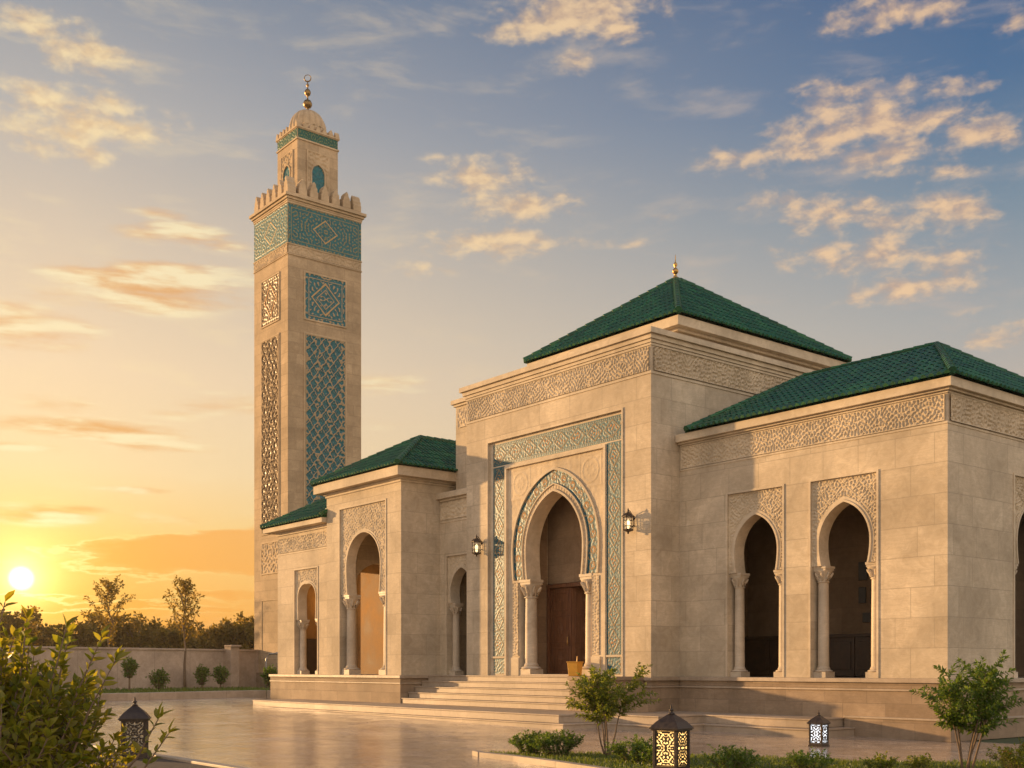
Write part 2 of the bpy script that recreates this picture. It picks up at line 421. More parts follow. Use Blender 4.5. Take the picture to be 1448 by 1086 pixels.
class Face:
    """maps (u along wall, d depth into wall, z) to the world for a front or a right-hand face"""
    def __init__(s, plane, at): s.p = plane; s.at = at
    def __call__(s, u, d, z): return (u, s.at + d, z) if s.p == 'F' else (s.at - d, u, z)
    def box(s, mb, u0, u1, d0, d1, z0, z1):
        if s.p == 'F': mb.box(u0, u1, s.at + d0, s.at + d1, z0, z1)
        else: mb.box(s.at - d1, s.at - d0, u0, u1, z0, z1)
    def o(s, u, d, z): return s(u, d, z)

def arch_header(mb, fc, curve, u0, u1, z1, d0, d1):
    """solid wall panel between an arch and the rectangle round it"""
    n = len(curve); half = n // 2; B = []
    for i, (u, z) in enumerate(curve):
        if i < half: 
            t = i / half
            zz = curve[0][1] + (z1 - curve[0][1]) * min(1, t * 1.6)
            B.append((u0, zz) if t * 1.6 < 1 else (u0 + (u - u0) * 1.0 if i == half else u0 + (curve[half][0] - u0) * (t * 1.6 - 1) / 0.6, z1))
        elif i == half: B.append((u, z1))
        else:
            t = (n - 1 - i) / half
            zz = curve[0][1] + (z1 - curve[0][1]) * min(1, t * 1.6)
            B.append((u1, zz) if t * 1.6 < 1 else (u1 + (curve[half][0] - u1) * (t * 1.6 - 1) / 0.6, z1))
    vs = []
    for (a, b) in zip(curve, B):
        vs += [fc(a[0], d0, a[1]), fc(b[0], d0, b[1]), fc(a[0], d1, a[1]), fc(b[0], d1, b[1])]
    fs = []
    for i in range(n - 1):
        k = 4 * i; q = k + 4
        fs += [(k, q, q + 1, k + 1), (k + 2, k + 3, q + 3, q + 2), (k, k + 2, q + 2, q)]
    fs += [(0, 1, 3, 2), (4 * n - 4, 4 * n - 2, 4 * n - 1, 4 * n - 3)]
    # corner fillers so the rectangle stays full
    for side in (0, 1):
        cu = u0 if side == 0 else u1
        rng = range(half) if side == 0 else range(n - 2, half - 1, -1)
        for i in rng:
            p, q = (B[i], B[i + 1])
            if abs(p[0] - q[0]) > 1e-6 and abs(p[1] - q[1]) > 1e-6:
                k = len(vs); vs += [fc(p[0], d0, p[1]), fc(cu, d0, z1), fc(q[0], d0, q[1])]; fs.append((k, k + 2, k + 1))
    mb.add(vs, fs)
def arch_band(mb, fc, inner, outer, d0, d1):
    """raised archivolt between two outlines with the same number of points, front at depth d0, back at d1"""
    n = len(inner); vs = []
    for a, b in zip(inner, outer): vs += [fc(a[0], d0, a[1]), fc(b[0], d0, b[1]), fc(a[0], d1, a[1]), fc(b[0], d1, b[1])]
    fs = []
    for i in range(n - 1):
        k = 4 * i; q = k + 4
        fs += [(k, q, q + 1, k + 1), (k + 1, q + 1, q + 3, k + 3), (k, k + 2, q + 2, q)]
    fs += [(0, 1, 3, 2), (4 * n - 4, 4 * n - 2, 4 * n - 1, 4 * n - 3)]
    mb.add(vs, fs)
def outside(curve, c, margin=0.0):
    """keep-test: true outside the arch outline"""
    half = curve[:len(curve) // 2 + 1]; zs = np.array([p[1] for p in half]); ws = np.array([c - p[0] for p in half])
    def f(u, z):
        w = np.interp(z, zs, ws, left=ws[0], right=-1.0) + margin
        return (np.abs(u - c) > w) | (z > zs[-1] + margin)
    return f

def column(name, pos, z0, zc, r, parent, capw=None):
    """base, shaft and capital carrying an impost block; zc is the height of the springing"""
    x, y = pos; cw = capw or r * 1.42
    mb = MB()
    hb = r * 2.0; hc = r * 2.9
    mb.box(x - cw * .98, x + cw * .98, y - cw * .98, y + cw * .98, z0, z0 + hb * 0.52)
    mb.lathe([(r * 1.5, 0), (r * 1.62, r * .12), (r * 1.5, r * .3), (r * 1.15, r * .45), (r * 1.2, r * .6), (r * 1.08, r * .8), (r * 1.0, r * 1.0)], (x, y, z0 + hb * 0.52), 28)
    mb.lathe([(r, 0), (r * 0.97, (zc - hc - z0) * 0.5), (r * 0.92, zc - hc - z0 - hb)], (x, y, z0 + hb), 28)
    zz = zc - hc
    mb.lathe([(r * .92, 0), (r * 1.12, r * .05), (r * 1.12, r * .18), (r * .95, r * .24), (r * .98, r * .6), (r * 1.12, r * 1.1), (r * 1.4, r * 1.6), (r * 1.62, r * 1.95), (r * 1.66, r * 2.1)], (x, y, zz), 28)
    for k in range(8):       # leaves of the capital
        a = math.pi / 8 + k * math.pi / 4; dx, dy = math.cos(a), math.sin(a)
        mb.tube([(x + dx * r * .95, y + dy * r * .95, zz + r * .4), (x + dx * r * 1.2, y + dy * r * 1.2, zz + r * 1.0), (x + dx * r * 1.62, y + dy * r * 1.62, zz + r * 1.6), (x + dx * r * 1.72, y + dy * r * 1.72, zz + r * 1.78)],
                [r * .22, r * .26, r * .2, r * .08], 6)
    mb.box(x - cw * .92, x + cw * .92, y - cw * .92, y + cw * .92, zz + r * 2.1, zz + r * 2.5)
    mb.box(x - cw, x + cw, y - cw, y + cw, zz + r * 2.5, zc + 0.004)
    return mb.build(name, M['column'], parent, True, auto=35)

def arch_bay(fc, c, hw, ztop, arch, z0, parent, seed, colr, cold, wall_t=0.42, lam=0.085, cell=0.0155, cols=True, coloff=None):
    """a framed niche: recessed carved spandrel, moulded arch and a pair of columns, set into an opening u = c +- hw"""
    zs, s, zm, m, za = arch
    cur = arch_curve(c, *arch)
    hd = MB(); arch_header(hd, fc, cur, c - hw, c + hw, ztop, 0.075, wall_t - 0.01); hd.build('arch', M['trim'], parent)
    o1 = arch_curve(c, zs, s + .045, zm, m + .045, za + .055); o2 = arch_curve(c, zs, s + .11, zm, m + .11, za + .135)
    am = MB(); arch_band(am, fc, cur, o1, 0.02, 0.0745); arch_band(am, fc, o1, o2, 0.042, 0.0745); am.build('archivolt', M['trim'], parent)
    w, h = 2 * hw, ztop - zs; nu, nv = int(w / cell), int(h / cell)
    H = vines(nv, nu, lam / cell, seed, 10, sym=False)
    H = (H + 0) * 1.0; H[:, nu // 2:] = H[:, :nu - nu // 2][:, ::-1]
    u = np.linspace(-hw, hw, nu)[None, :]; v = np.linspace(zs, ztop, nv)[:, None]
    for q in (0.0, 0.5):
        g = (np.abs(u) * 1.05 + (v - za) + q * 0.9) % 0.9; H = strap(H, np.minimum(g, 0.9 - g) * 0.7 + 0 * H, lam * .17)
        g = (np.abs(u) * 1.05 - (v - za) + q * 0.9) % 0.9; H = strap(H, np.minimum(g, 0.9 - g) * 0.7 + 0 * H, lam * .17)
    H = border(H, 2); ok = outside(o2, c, -0.03)
    org = fc(c - hw, 0.072, zs)
    carve('spandrel_carving', fc.p, org, w, h, H, 0.020, M['carved'], parent, keep=lambda uu, vv: ok(uu + c - hw, vv + zs))
    fr = MB()   # frame round the bay
    t = 0.055
    for a, b in ((c - hw - t, c - hw), (c + hw, c + hw + t)): fc.box(fr, a, b, -0.022, 0.0, z0 + 0.01, ztop + t)
    fc.box(fr, c - hw, c + hw, -0.022, 0.0, ztop, ztop + t); fr.build('bay_frame', M['trim'], parent)
    if cols:
        off = coloff if coloff else s + colr * 0.45
        for sg in (-1, 1):
            p = fc(c + sg * off, cold, 0); column('column', (p[0], p[1]), z0 + 0.002, zs, colr, parent)

def wall(mb, fc, u0, u1, z0, z1, t, openings):
    """a wall of thickness t with rectangular openings (ua, ub, ztop)"""
    x = u0
    for a, b, zt in sorted(openings):
        if a > x: fc.box(mb, x, a, 0, t, z0, z1)
        fc.box(mb, a, b, 0, t, zt, z1); x = b
    if x < u1: fc.box(mb, x, u1, 0, t, z0, z1)

# ------------------------------------------------------------------ tiled roofs
def tile_face(V, F, p0, p1, q0, q1, pitch=0.165, row=0.46, caps=True):
    """barrel tiles over the roof face p0-p1 (eave) to q0-q1 (ridge); appends quads"""
    p0, p1, q0, q1 = map(Vector, (p0, p1, q0, q1))
    U = (p1 - p0); L = U.length; U.normalize()
    d = q0 - p0; Vd = d - U * d.dot(U)
    if Vd.length < 1e-6: d = q1 - p0; Vd = d - U * d.dot(U)
    VL = Vd.length; Vd.normalize(); N = U.cross(Vd).normalized()
    if N.z < 0: N = -N
    ua = (q0 - p0).dot(U); ub = (q1 - p0).dot(U)
    def vmax(u):
        r = VL
        if ua > 1e-6 and u < ua: r = min(r, VL * u / ua)
        if ub < L - 1e-6 and u > ub: r = min(r, VL * (L - u) / (L - ub))
        return max(r, 0.0)
    n = max(2, int(round(L / pitch))); pw = L / n
    prof = [(-.5, .0), (-.36, .0), (-.33, .16), (-.2, .34), (0, .41), (.2, .34), (.33, .16), (.36, .0), (.5, .0)]
    rows = max(1, int(math.ceil(VL / row)))
    for i in range(n):
        uc = (i + .5) * pw; us = [min(max(uc + a * pw, 0), L) for a, _ in prof]; hs = [b * pw for _, b in prof]
        vm = [vmax(u) for u in us]
        if max(vm) < 0.02: continue
        jit = random.uniform(-.006, .006)
        if caps:
            k = len(V)
            for u, h in zip(us[1:8], hs[1:8]): V.append(p0 + U * u + N * (h + 0.03 + jit) - Vd * 0.035)
            V.append(p0 + U * us[4] + N * 0.03 - Vd * 0.035)
            for a in range(6): F.append((k + a, k + 7, k + 7, k + a + 1) if False else (k + a, k + a + 1, k + 7))
        for r in range(rows):
            v0, v1 = r * row - (0.035 if r == 0 else 0.0), min((r + 1) * row, VL)
            if v0 >= max(vm): break
            k = len(V)
            for (v, lift) in ((v0, 0.020), (v1, 0.004)):
                for u, h, m in zip(us, hs, vm): V.append(p0 + U * u + Vd * min(v, m) + N * (h + lift + jit))
            m9 = len(prof)
            for a in range(m9 - 1):
                if vm[a] <= v0 and vm[a + 1] <= v0: continue
                F.append((k + a, k + a + 1, k + m9 + a + 1)); F.append((k + a, k + m9 + a + 1, k + m9 + a))
def ridge_line(mb, a, b, r=0.095):
    a, b = Vector(a), Vector(b); n = max(2, int((b - a).length / 0.32)); pts = []; rad = []
    for i in range(n):
        for t, rr in ((i / n, 1.12), ((i + .97) / n, 0.9)):
            pts.append(a.lerp(b, t) + Vector((0, 0, 0.06))); rad.append(r * rr)
    pts.append(b + Vector((0, 0, .06))); rad.append(r); mb.tube(pts, rad, 8)
def hip_roof(name, parent, x0, x1, y0, y1, ze, ra, rb, faces='FRLB', pitch=0.185, cap_r=0.095):
    """eave rectangle at ze, ridge from ra to rb (equal for a pyramid)"""
    A, B, C, D = Vector((x0, y0, ze)), Vector((x1, y0, ze)), Vector((x1, y1, ze)), Vector((x0, y1, ze)); ra, rb = Vector(ra), Vector(rb)
    V = []; F = []
    alongx = abs(rb.x - ra.x) >= abs(rb.y - ra.y)
    if alongx: fs = {'F': (A, B, ra, rb), 'R': (B, C, rb, rb), 'B': (C, D, rb, ra), 'L': (D, A, ra, ra)}; ends = {'A': ra, 'B': rb, 'C': rb, 'D': ra}
    else: fs = {'F': (A, B, ra, ra), 'R': (B, C, ra, rb), 'B': (C, D, rb, rb), 'L': (D, A, rb, ra)}; ends = {'A': ra, 'B': ra, 'C': rb, 'D': rb}
    for k in faces: tile_face(V, F, *fs[k], pitch=pitch)
    np_o = np_mesh(name, np.array([tuple(p) for p in V]), np.array(F), M['roof'], parent, True)
    try: np_o.data.set_sharp_from_angle(angle=R(50))
    except Exception: pass
    mb = MB()
    for k, P in (('A', A), ('B', B), ('C', C), ('D', D)): ridge_line(mb, P, ends[k], cap_r)
    if (ra - rb).length > .1: ridge_line(mb, ra, rb, cap_r)
    # closed deck under the tiles
    dk = [tuple(p - Vector((0, 0, .012))) for p in (A, B, C, D, ra, rb)]
    if alongx: mb.add(dk, [(0, 1, 5, 4), (1, 2, 5), (2, 3, 4, 5), (3, 0, 4)])
    else: mb.add(dk, [(0, 1, 4), (1, 2, 5, 4), (2, 3, 5), (3, 0, 4, 5)])
    mb.build('ridge_cap', M['roof'], np_o, True, auto=40)
    return np_o
def slab_ring(mb, x0, x1, y0, y1, steps):
    for p, z0, z1 in steps: mb.box(x0 - p, x1 + p, y0 - p, y1 + p, z0, z1)

# ================================================================== the setting
FZ = 1.37      # floor of the podium
g = MB(); g.add([(-215, -75, 0), (60, -75, 0), (60, 150, 0), (-215, 150, 0)], [(0, 1, 2, 3)])
tag(g.build('ground', M['turf_ground']), kind='structure').location.z = -0.012
pz = MB(); PS = 0.25     # the court rises gently towards the minaret
pz.add([(-26, -70, PS), (0, -70, 0), (59, -70, 0), (59, 0.4, 0), (0, 0.4, 0), (-26, 0.4, PS), (-60, 0.4, PS), (-60, -70, PS)], [(0, 1, 4, 5), (1, 2, 3, 4), (7, 0, 5, 6)])
def gz(x): return PS * min(1, max(0, -x / 26))
tag(pz.build('plaza', M['plaza']), kind='structure')
# raised terrace round the foot of the mosque: two broad steps
def tpoly(e):
    return [(-25.0 - e, -2.0), (-25.0 - e, -4.26 - e * .45), (-8.0 + e, -4.26 - e * .45), (-8.0 + e, -2.95 - e), (-5.84 + e, -2.95 - e), (-5.84 + e, -1.35 - e), (-2.55 + e, -1.35 - e), (-2.55 + e, 0.2), (-25.0 - e, 0.2)]
tr = MB()
for e, za, zb in ((0.32, 0.0, 0.185), (0.345, 0.185, 0.225), (0.0, 0.225, 0.40), (0.022, 0.40, 0.44)): tr.prism(tpoly(e), za, zb)
tag(tr.build('terrace', M['step'], bevel=0.012), kind='structure')

# ================================================================== mosque
mosque = tag(empty('mosque', (-7.87, 0, 0)), 'pale limestone mosque with green tiled roofs, carved friezes and horseshoe arches', 'mosque')
MO = Vector((-7.87, 0, 0))
def adopt(o, parent):
    o.parent = parent; o.matrix_parent_inverse = parent.matrix_world.inverted() if False else Matrix.Translation(-parent.matrix_world.translation)
    return o
_children = []
def fix(root):
    """parts were built in world coordinates: keep them in place under a root that is not at the origin"""
    off = Matrix.Translation(-root.location)
    for ch in root.children: ch.matrix_parent_inverse = off

# ---- podium (joined to the walls)
pm = MB(); pl_ = MB()
def podium(x0, x1, y0, y1, zb):
    pm.box(x0, x1, y0, y1, zb, 1.08)
    pl_.box(x0 - .0, x1 + .035, y0 - .035, y1, 1.08, 1.13)
    pm.box(x0, x1 + .004, y0 - .004, y1, 1.13, 1.27)
    pl_.box(x0, x1 + .075, y0 - .075, y1, 1.27, FZ)
podium(-7.87, 0.10, -0.10, 11.0, 0.0)
pm.box(-2.5, 0.20, -0.20, 11.0, 0.0, 0.44); pl_.box(-2.5, 0.225, -0.225, 11.0, 0.44, 0.49)
podium(-9.75, -7.80, -1.18, 11.0, 0.3)
podium(-16.1, -9.75, -1.10, 11.0, 0.3)
podium(-27.35, -18.06, -2.37, 6.0, 0.3)
podium(-18.06, -16.1, -0.75, 6.0, 0.3)
podium_o = pm.build('podium', M['base'], mosque, bevel=0.012); pl_.build('ledge', M['step'], podium_o, bevel=0.012)

# ---- stairs
st = MB()
treads = 5; zb = 0.44; rise = (FZ - zb) / treads
for i in range(treads):
    yf = -2.33 + 0.26 * i; zt = zb + rise * (i + 1) - (0.0 if i < 4 else 0.0)
    st.box(-18.02, -9.75 if i not in (1, 2) else -9.75, yf, -1.085, zb + rise * i + 0.002, zt - .035)
    st.box(-18.02, -9.75, yf - .03, -1.085, zt - .035, zt + (0.004 if i == 4 else 0))
stairs = st.build('staircase', M['step'], mosque, bevel=0.01)
ck = MB(); ck.box(-9.75, -8.05, -2.36, -1.19, .44, FZ - .09); ck.box(-9.78, -8.0, -2.40, -1.26, FZ - .09, FZ + .008)
ck.box(-8.05, -7.62, -1.9, -1.2, .44, .66); ck.box(-8.05, -7.8, -1.75, -1.2, .66, .88)
ck.build('cheek_block', M['base'], stairs, bevel=0.012)
ts = MB(); ts.box(-13.1, -10.75, -1.30, -0.2, FZ + .006, FZ + .055); ts.build('threshold', M['step'], mosque, bevel=0.008)

# ---- entrance portal
FP = Face('F', -1.11); CX = -11.93
portal = MB()
wall(portal, FP, -16.1, -7.87, FZ, 10.29, 0.42, [(-14.95, -8.97, 8.68)])
# flanks of the porch and the masses behind
portal.box(-16.1, -13.55, -0.69, 10.0, FZ, 10.29)
portal.box(-10.31, -7.87, -0.69, 11.0, FZ, 10.29)
portal.box(-13.55, -10.31, -0.69, 10.0, 7.3, 10.29)
portal.box(-17.8, -16.1, -0.30, 10.0, 7.22, 10.45)
portal.box(-17.8, -16.1, 2.0, 10.0, FZ, 7.22)
portal_o = portal.build('entrance_portal', M['wall'], mosque)
pb = MB()
pb.box(-14.95, -14.19, -1.03, -0.69, FZ, 8.68); pb.box(-9.67, -8.97, -1.03, -0.69, FZ, 8.68); pb.box(-14.19, -9.67, -1.03, -0.69, 7.86, 8.68)
pb.box(-14.19, -13.55, -0.985, -0.69, FZ, 4.30); pb.box(-10.31, -9.67, -0.985, -0.69, FZ, 4.30)
FA = Face('F', -0.985)
P_IN = (4.30, 1.20, 5.18, 1.265, 6.83)
cur = arch_curve(CX, *P_IN, n=20)
arch_header(pb, FA, cur, -14.19, -9.67, 7.86, 0.0, 0.50)
pb.build('portal_panel', M['trim'], portal_o)
# archivolts
c1 = arch_curve(CX, 4.30, 1.255, 5.18, 1.32, 6.90, n=20); c2 = arch_curve(CX, 4.30, 1.38, 5.18, 1.445, 7.03, n=20)
c3 = arch_curve(CX, 4.30, 1.85, 5.18, 1.905, 7.46, n=20); c4 = arch_curve(CX, 4.30, 1.91, 5.18, 1.965, 7.54, n=20)
am = MB(); arch_band(am, FA, cur, c1, -0.06, 0.001); arch_band(am, FA, c2, arch_curve(CX, 4.30, 1.41, 5.18, 1.475, 7.065, n=20), -0.05, 0.001); arch_band(am, FA, c3, c4, -0.055, 0.001)
am.build('archivolt', M['trim'], portal_o)
def ring_relief(name, fc, A, B, lam, cell, depth, mat, parent, seed, lift=0.004, acc=False, beads=False):
    A = np.array(A); B = np.array(B)
    seg = np.r_[0, np.cumsum(np.linalg.norm(np.diff((A + B) / 2, axis=0), axis=1))]
    L = seg[-1]; nu = int(L / cell); w = np.linalg.norm(A - B, axis=1).mean(); nv = max(5, int(w / cell))
    s = np.linspace(0, L, nu); a = np.stack([np.interp(s, seg, A[:, i]) for i in (0, 1)], -1); b = np.stack([np.interp(s, seg, B[:, i]) for i in (0, 1)], -1)
    t = np.linspace(0, 1, nv)[:, None, None]
    Q = a[None] * (1 - t) + b[None] * t
    if beads:
        H = (0.5 + 0.5 * np.cos(2 * np.pi * s[None, :] / lam)) ** 0.7 * np.sin(np.pi * np.linspace(0, 1, nv))[:, None]
    else:
        hf = nu // 2 + nu % 2; T = vines(nv, hf, lam / cell, seed, 1.6, bias=.42); H = np.concatenate([T, T[:, ::-1]], 1)[:, :nu]
    ac = np.zeros_like(H)
    if acc:
        c0 = (s - L / 2); per = L / 17; q = np.abs((c0 / per + 0.5) % 1 - 0.5) * per
        dd = np.sqrt(q[None, :] ** 2 + ((np.linspace(0, 1, nv)[:, None] - .5) * w) ** 2)
        r = w * .26
        H = strap(H, np.abs(dd - r), w * .055); ac = (dd < r * 0.8).astype(float)
        H = np.where(dd < r * .75, np.maximum(H, sstep(.0, .5, np.cos(dd / r * 9))), H)
        H = border(H, 1)
    d = lift + H * depth
    V = np.empty((nv, nu, 3))
    for i, (uu, dd_, zz) in enumerate([(0, 0, 0)]): pass
    V[..., 0] = Q[..., 0]; V[..., 1] = fc.at - d; V[..., 2] = Q[..., 1]
    idx = np.arange(nv * nu).reshape(nv, nu)
    F = np.stack([idx[:-1, :-1], idx[1:, :-1], idx[1:, 1:], idx[:-1, 1:]], -1).reshape(-1, 4)
    return np_mesh(name, V.reshape(-1, 3), F, mat, parent, True, {'pat': H.ravel(), 'acc': ac.ravel()})
ring_relief('arch_mosaic', FA, arch_curve(CX, 4.30, 1.41, 5.18, 1.475, 7.065, n=20), c3, 0.13, 0.019, 0.005, M['mosaic'], portal_o, 5, acc=True)
ring_relief('bead_moulding', FA, c1, c2, 0.13, 0.022, 0.022, M['carved'], portal_o, 5, beads=True)
# spandrel low relief and rosettes
w, h = 4.36, 3.42; cell = 0.03; nu, nv = int(w / cell), int(h / cell)
H = vines(nv, nu // 2 + 1, 0.24 / cell, 31, 10, sym=False); H = np.concatenate([H, H[:, ::-1]], 1)[:, :nu] * 0.35
uu = np.linspace(-w / 2, w / 2, nu)[None, :]; vv = np.linspace(0, h, nv)[:, None]
for sx in (-1.57, 1.57):
    rr = np.sqrt((uu - sx) ** 2 + (vv - 2.86) ** 2); an = np.arctan2(vv - 2.86, uu - sx)
    ros = (0.5 + 0.5 * np.cos(8 * an + 9 * rr)) * (0.5 + 0.5 * np.cos(rr * 42))
    H = np.where(rr < .36, np.where(rr > .31, 1.0, np.where(rr > 0.27, 0.0, ros)), np.where(rr < .40, 0, H))
    sq = np.maximum(np.abs(uu - sx), np.abs(vv - 2.86)); H = np.where(np.abs(sq - .45) < .022, 0.9, H)
ok = outside(c4, CX, -0.02)
carve('spandrel_carving', 'F', (CX - w / 2, -0.987, 4.38), w, h, H, 0.012, M['carved'], portal_o, keep=lambda a, b: ok(a + CX - w / 2, b + 4.38))
# turquoise frame
def band(w, h, cell, lam, seed, motif, per):
    nu, nv = max(4, int(w / cell)), max(4, int(h / cell)); vert = h > w
    a, b = (nv, nu) if vert else (nu, nv); L, W = (h, w) if vert else (w, h)
    H = vines(b, a, lam / cell, seed, 1.0, ax=1.0, bias=.42)
    s = np.linspace(0, L, a)[None, :]; t = np.linspace(-W / 2, W / 2, b)[:, None]
    n = max(1, round(L / per)); p = L / n; q = np.abs((s / p) % 1 - 0.5) * p
    d = np.abs(q / (p * .42) + np.abs(t) / (W * .36) - 1.0) * W * .25      # ogee diamonds
    inn = (q / (p * .42) + np.abs(t) / (W * .36)) < 0.82
    H = strap(H, d + 0 * H, lam * .20)
    core = (q / (p * .42) + np.abs(t) / (W * .36)) < 0.5
    H = np.where(core, np.maximum(H, sstep(.2, .6, np.cos((q / (p * .42) + np.abs(t) / (W * .36)) * 12))), H)
    acc = (inn & motif) * 1.0 * np.ones_like(H)
    e = W / 2 - np.abs(t)
    dash = (np.abs((s / (lam * .75)) % 1 - .5) < .28) * 1.0
    H = np.where(e < W * .11, np.where((e > W * .035) & (e < W * .085), dash, 0.0), H); H = np.where(np.abs(e - W * .125) < W * .014, 1.0, H)
    if vert: H = H.T; acc = acc.T
    return np.ascontiguousarray(H), np.ascontiguousarray(acc * (H > .3))
for (x, z, w, h, sd) in ((-14.79, 1.98, 0.58, 5.90, 41), (-9.65, 1.98, 0.58, 5.90, 41), (-14.79, 7.92, 5.72, 0.68, 43)):
    H, A = band(w, h, 0.017, 0.105, sd, True, 0.74)
    carve('mosaic_band', 'F', (x, -1.033, z), w, h, H, 0.004, M['mosaic'], portal_o, acc=A)
for x in (-14.77, -9.63):
    H = border(vines(24, 26, 5.5, 47, 10, sym=False, bias=.4), 1); carve('mosaic_panel', 'F', (x, -1.033, FZ + .06), .54, .48, H, 0.004, M['mosaic'], portal_o)
for x in (-13.86, -10.27):
    H = border(frieze_pattern(2.3, 0.27, 0.022, 0.12, 53).T, 1); carve('carved_strip', 'F', (x, -0.988, 1.98), .27, 2.25, np.ascontiguousarray(H), 0.018, M['carved'], portal_o)
fr = MB()
frame_box(fr, 'F', (-14.95, -1.11, FZ + .005), 5.98, 8.68 - FZ - .005, 0.06, 0.03, False)
for a, b in ((-14.19, -14.10), (-9.76, -9.67)): fr.box(a, b, -1.075, -0.984, FZ + .004, 7.77)
fr.box(-14.19, -9.67, -1.0752, -0.984, 7.77, 7.86)
fr.box(-14.90, -14.19, -1.065, -1.0305, 1.91, 1.97); fr.box(-9.67, -9.02, -1.065, -1.0305, 1.91, 1.97)
fr.box(-13.92, -13.55, -1.03, -0.984, FZ + .004, 1.93); fr.box(-10.31, -9.94, -1.03, -0.984, FZ + .004, 1.93)
fr.build('portal_frame', M['trim'], portal_o, bevel=0.006)
for sg in (-1, 1): column('column', (CX + sg * 1.36, -0.74), FZ + .002, 4.30, 0.195, portal_o, 0.265)
# porch
po = MB()
po.box(-13.554, -13.52, -0.49, 0.10, FZ, 7.3); po.box(-10.34, -10.306, -0.49, 0.10, FZ, 7.3)
po.box(-13.55, -10.31, 0.14, 0.40, 4.22, 7.3); po.box(-13.55, -10.31, 2.6, 2.9, FZ, 4.22)
po.box(-13.55, -10.31, -0.49, 0.14, 7.26, 7.30)
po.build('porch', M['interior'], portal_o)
dr = tag(MB().box(-13.5, -13.40, 0.06, 0.30, FZ + .01, 4.20).box(-10.46, -10.36, 0.06, 0.30, FZ + .01, 4.20).box(-13.40, -10.46, 0.06, 0.30, 4.08, 4.20).build('door', M['wood'], mosque, bevel=.008))
def door_leaf(x0, w, y, ang=0.0):
    mb = MB(); mb.box(0, w, 0, .06, 0, 2.68)
    for (a, b, c, d) in ((.1, w - .1, .14, .85), (.1, w - .1, .98, 1.85), (.1, w - .1, 1.98, 2.56)):
        mb.box(a, b, -.018, -.0005, c, c + .05); mb.box(a, b, -.018, -.0005, d - .05, d); mb.box(a, a + .05, -.018, -.0005, c + .05, d - .05); mb.box(b - .05, b, -.018, -.0005, c + .05, d - .05)
        m = ((a + b) / 2, (c + d) / 2)
        for k in range(3): mb.lathe([(.05 + .045 * k, 0), (.062 + .045 * k, .012)], (0, 0, 0), 16) if False else None
        mb.add([(m[0] - .17, -.02, m[1]), (m[0], -.02, m[1] - (d - c) * .3), (m[0] + .17, -.02, m[1]), (m[0], -.02, m[1] + (d - c) * .3), (m[0], -.045, m[1])], [(0, 1, 4), (1, 2, 4), (2, 3, 4), (3, 0, 4)])
    o = mb.build('door_leaf', M['wood'], dr, xform=Matrix.Translation((x0, y, FZ + .02)) @ Matrix.Rotation(ang, 4, 'Z'), bevel=.005)
    return o
door_leaf(-13.395, .945, 0.14); door_leaf(-12.43, .945, 0.16, R(62)); door_leaf(-11.44, .97, 0.14)
hn = MB(); hn.tube([(-12.52, .10, 2.3), (-12.52, .05, 2.32), (-12.52, .05, 2.55), (-12.52, .10, 2.57)], .015, 8); hn.build('door_handle', M['brass'], dr, True)
# cornice and friezes of the portal and hall
cn = MB()
for (p, a, b) in ((.05, 10.29, 10.38), (.10, 10.38, 10.50), (.18, 10.50, 10.65)):
    cn.box(-16.1 - p, -7.87 + p, -1.11 - p, 11.0 + p, a, b)
cn.box(-15.6, -8.3, -0.7, 10.5, 10.65, 10.66)
for (p, a, b) in ((.06, 10.45, 10.53), (.13, 10.53, 10.67)): cn.box(-17.8 - p, -16.105 - .18, -0.30 - p, 10.0, a, b)
cn.build('cornice', M['trim'], portal_o, bevel=0.012)
fz = MB()
for z in (9.47, 10.22):
    fz.box(-16.1, -7.87 + .022, -1.132, -1.11, z, z + .06); fz.box(-7.87, -7.848, -1.11, 11.0, z, z + .06)
fz.build('string_course', M['trim'], portal_o)
carve('carved_frieze', 'F', (-16.0, -1.111, 9.56), 8.06, 0.63, border(frieze_pattern(8.06, 0.63, 0.0165, 0.12, 61), 1), 0.022, M['carved'], portal_o)
carve('carved_frieze', 'R', (-7.869, -1.03, 9.56), 10.5, 0.63, border(frieze_pattern(10.5, 0.63, 0.018, 0.12, 62), 1), 0.022, M['carved'], portal_o)
carve('carved_panel', 'F', (-17.66, -0.303, 9.72), 1.2, 0.64, border(frieze_pattern(1.2, 0.64, 0.026, 0.17, 63), 1), 0.022, M['carved'], portal_o)

# ---- prayer hall above the parapet
ph = MB(); ph.box(-14.95, -8.95, 1.09, 8.7, 10.60, 11.30); hall = ph.build('prayer_hall', M['wall'], mosque)
hm = MB()
slab_ring(hm, -14.95, -8.95, 1.09, 8.7, ((.03, 10.66, 10.86), (.05, 11.08, 11.16), (.14, 11.22, 11.30)))
hm.build('moulding', M['trim'], hall, bevel=.008)
dn = MB()
dn.box(-8.951, -8.93, 1.07, 8.7, 10.88, 10.90); dn.box(-14.95, -8.95, 1.07, 1.091, 10.88, 10.90)
for i in range(34): dn.box(-8.951, -8.90, 1.15 + i * .222, 1.27 + i * .222, 10.90, 11.06)
for i in range(26): dn.box(-14.85 + i * .222, -15.03 + i * .222, 1.04, 1.092, 10.90, 11.06)
dn.build('dentil_course', M['trim'], hall)
fs = MB(); fs.box(-15.28, -8.6, 0.74, 9.0, 11.30, 11.58); fs.build('fascia', M['trim'], hall, bevel=.012)
hr = hip_roof('roof', hall, -15.34, -8.54, 0.68, 8.9, 11.62, (-12.15, 4.45, 14.25), (-12.15, 4.9, 14.25), cap_r=.10)
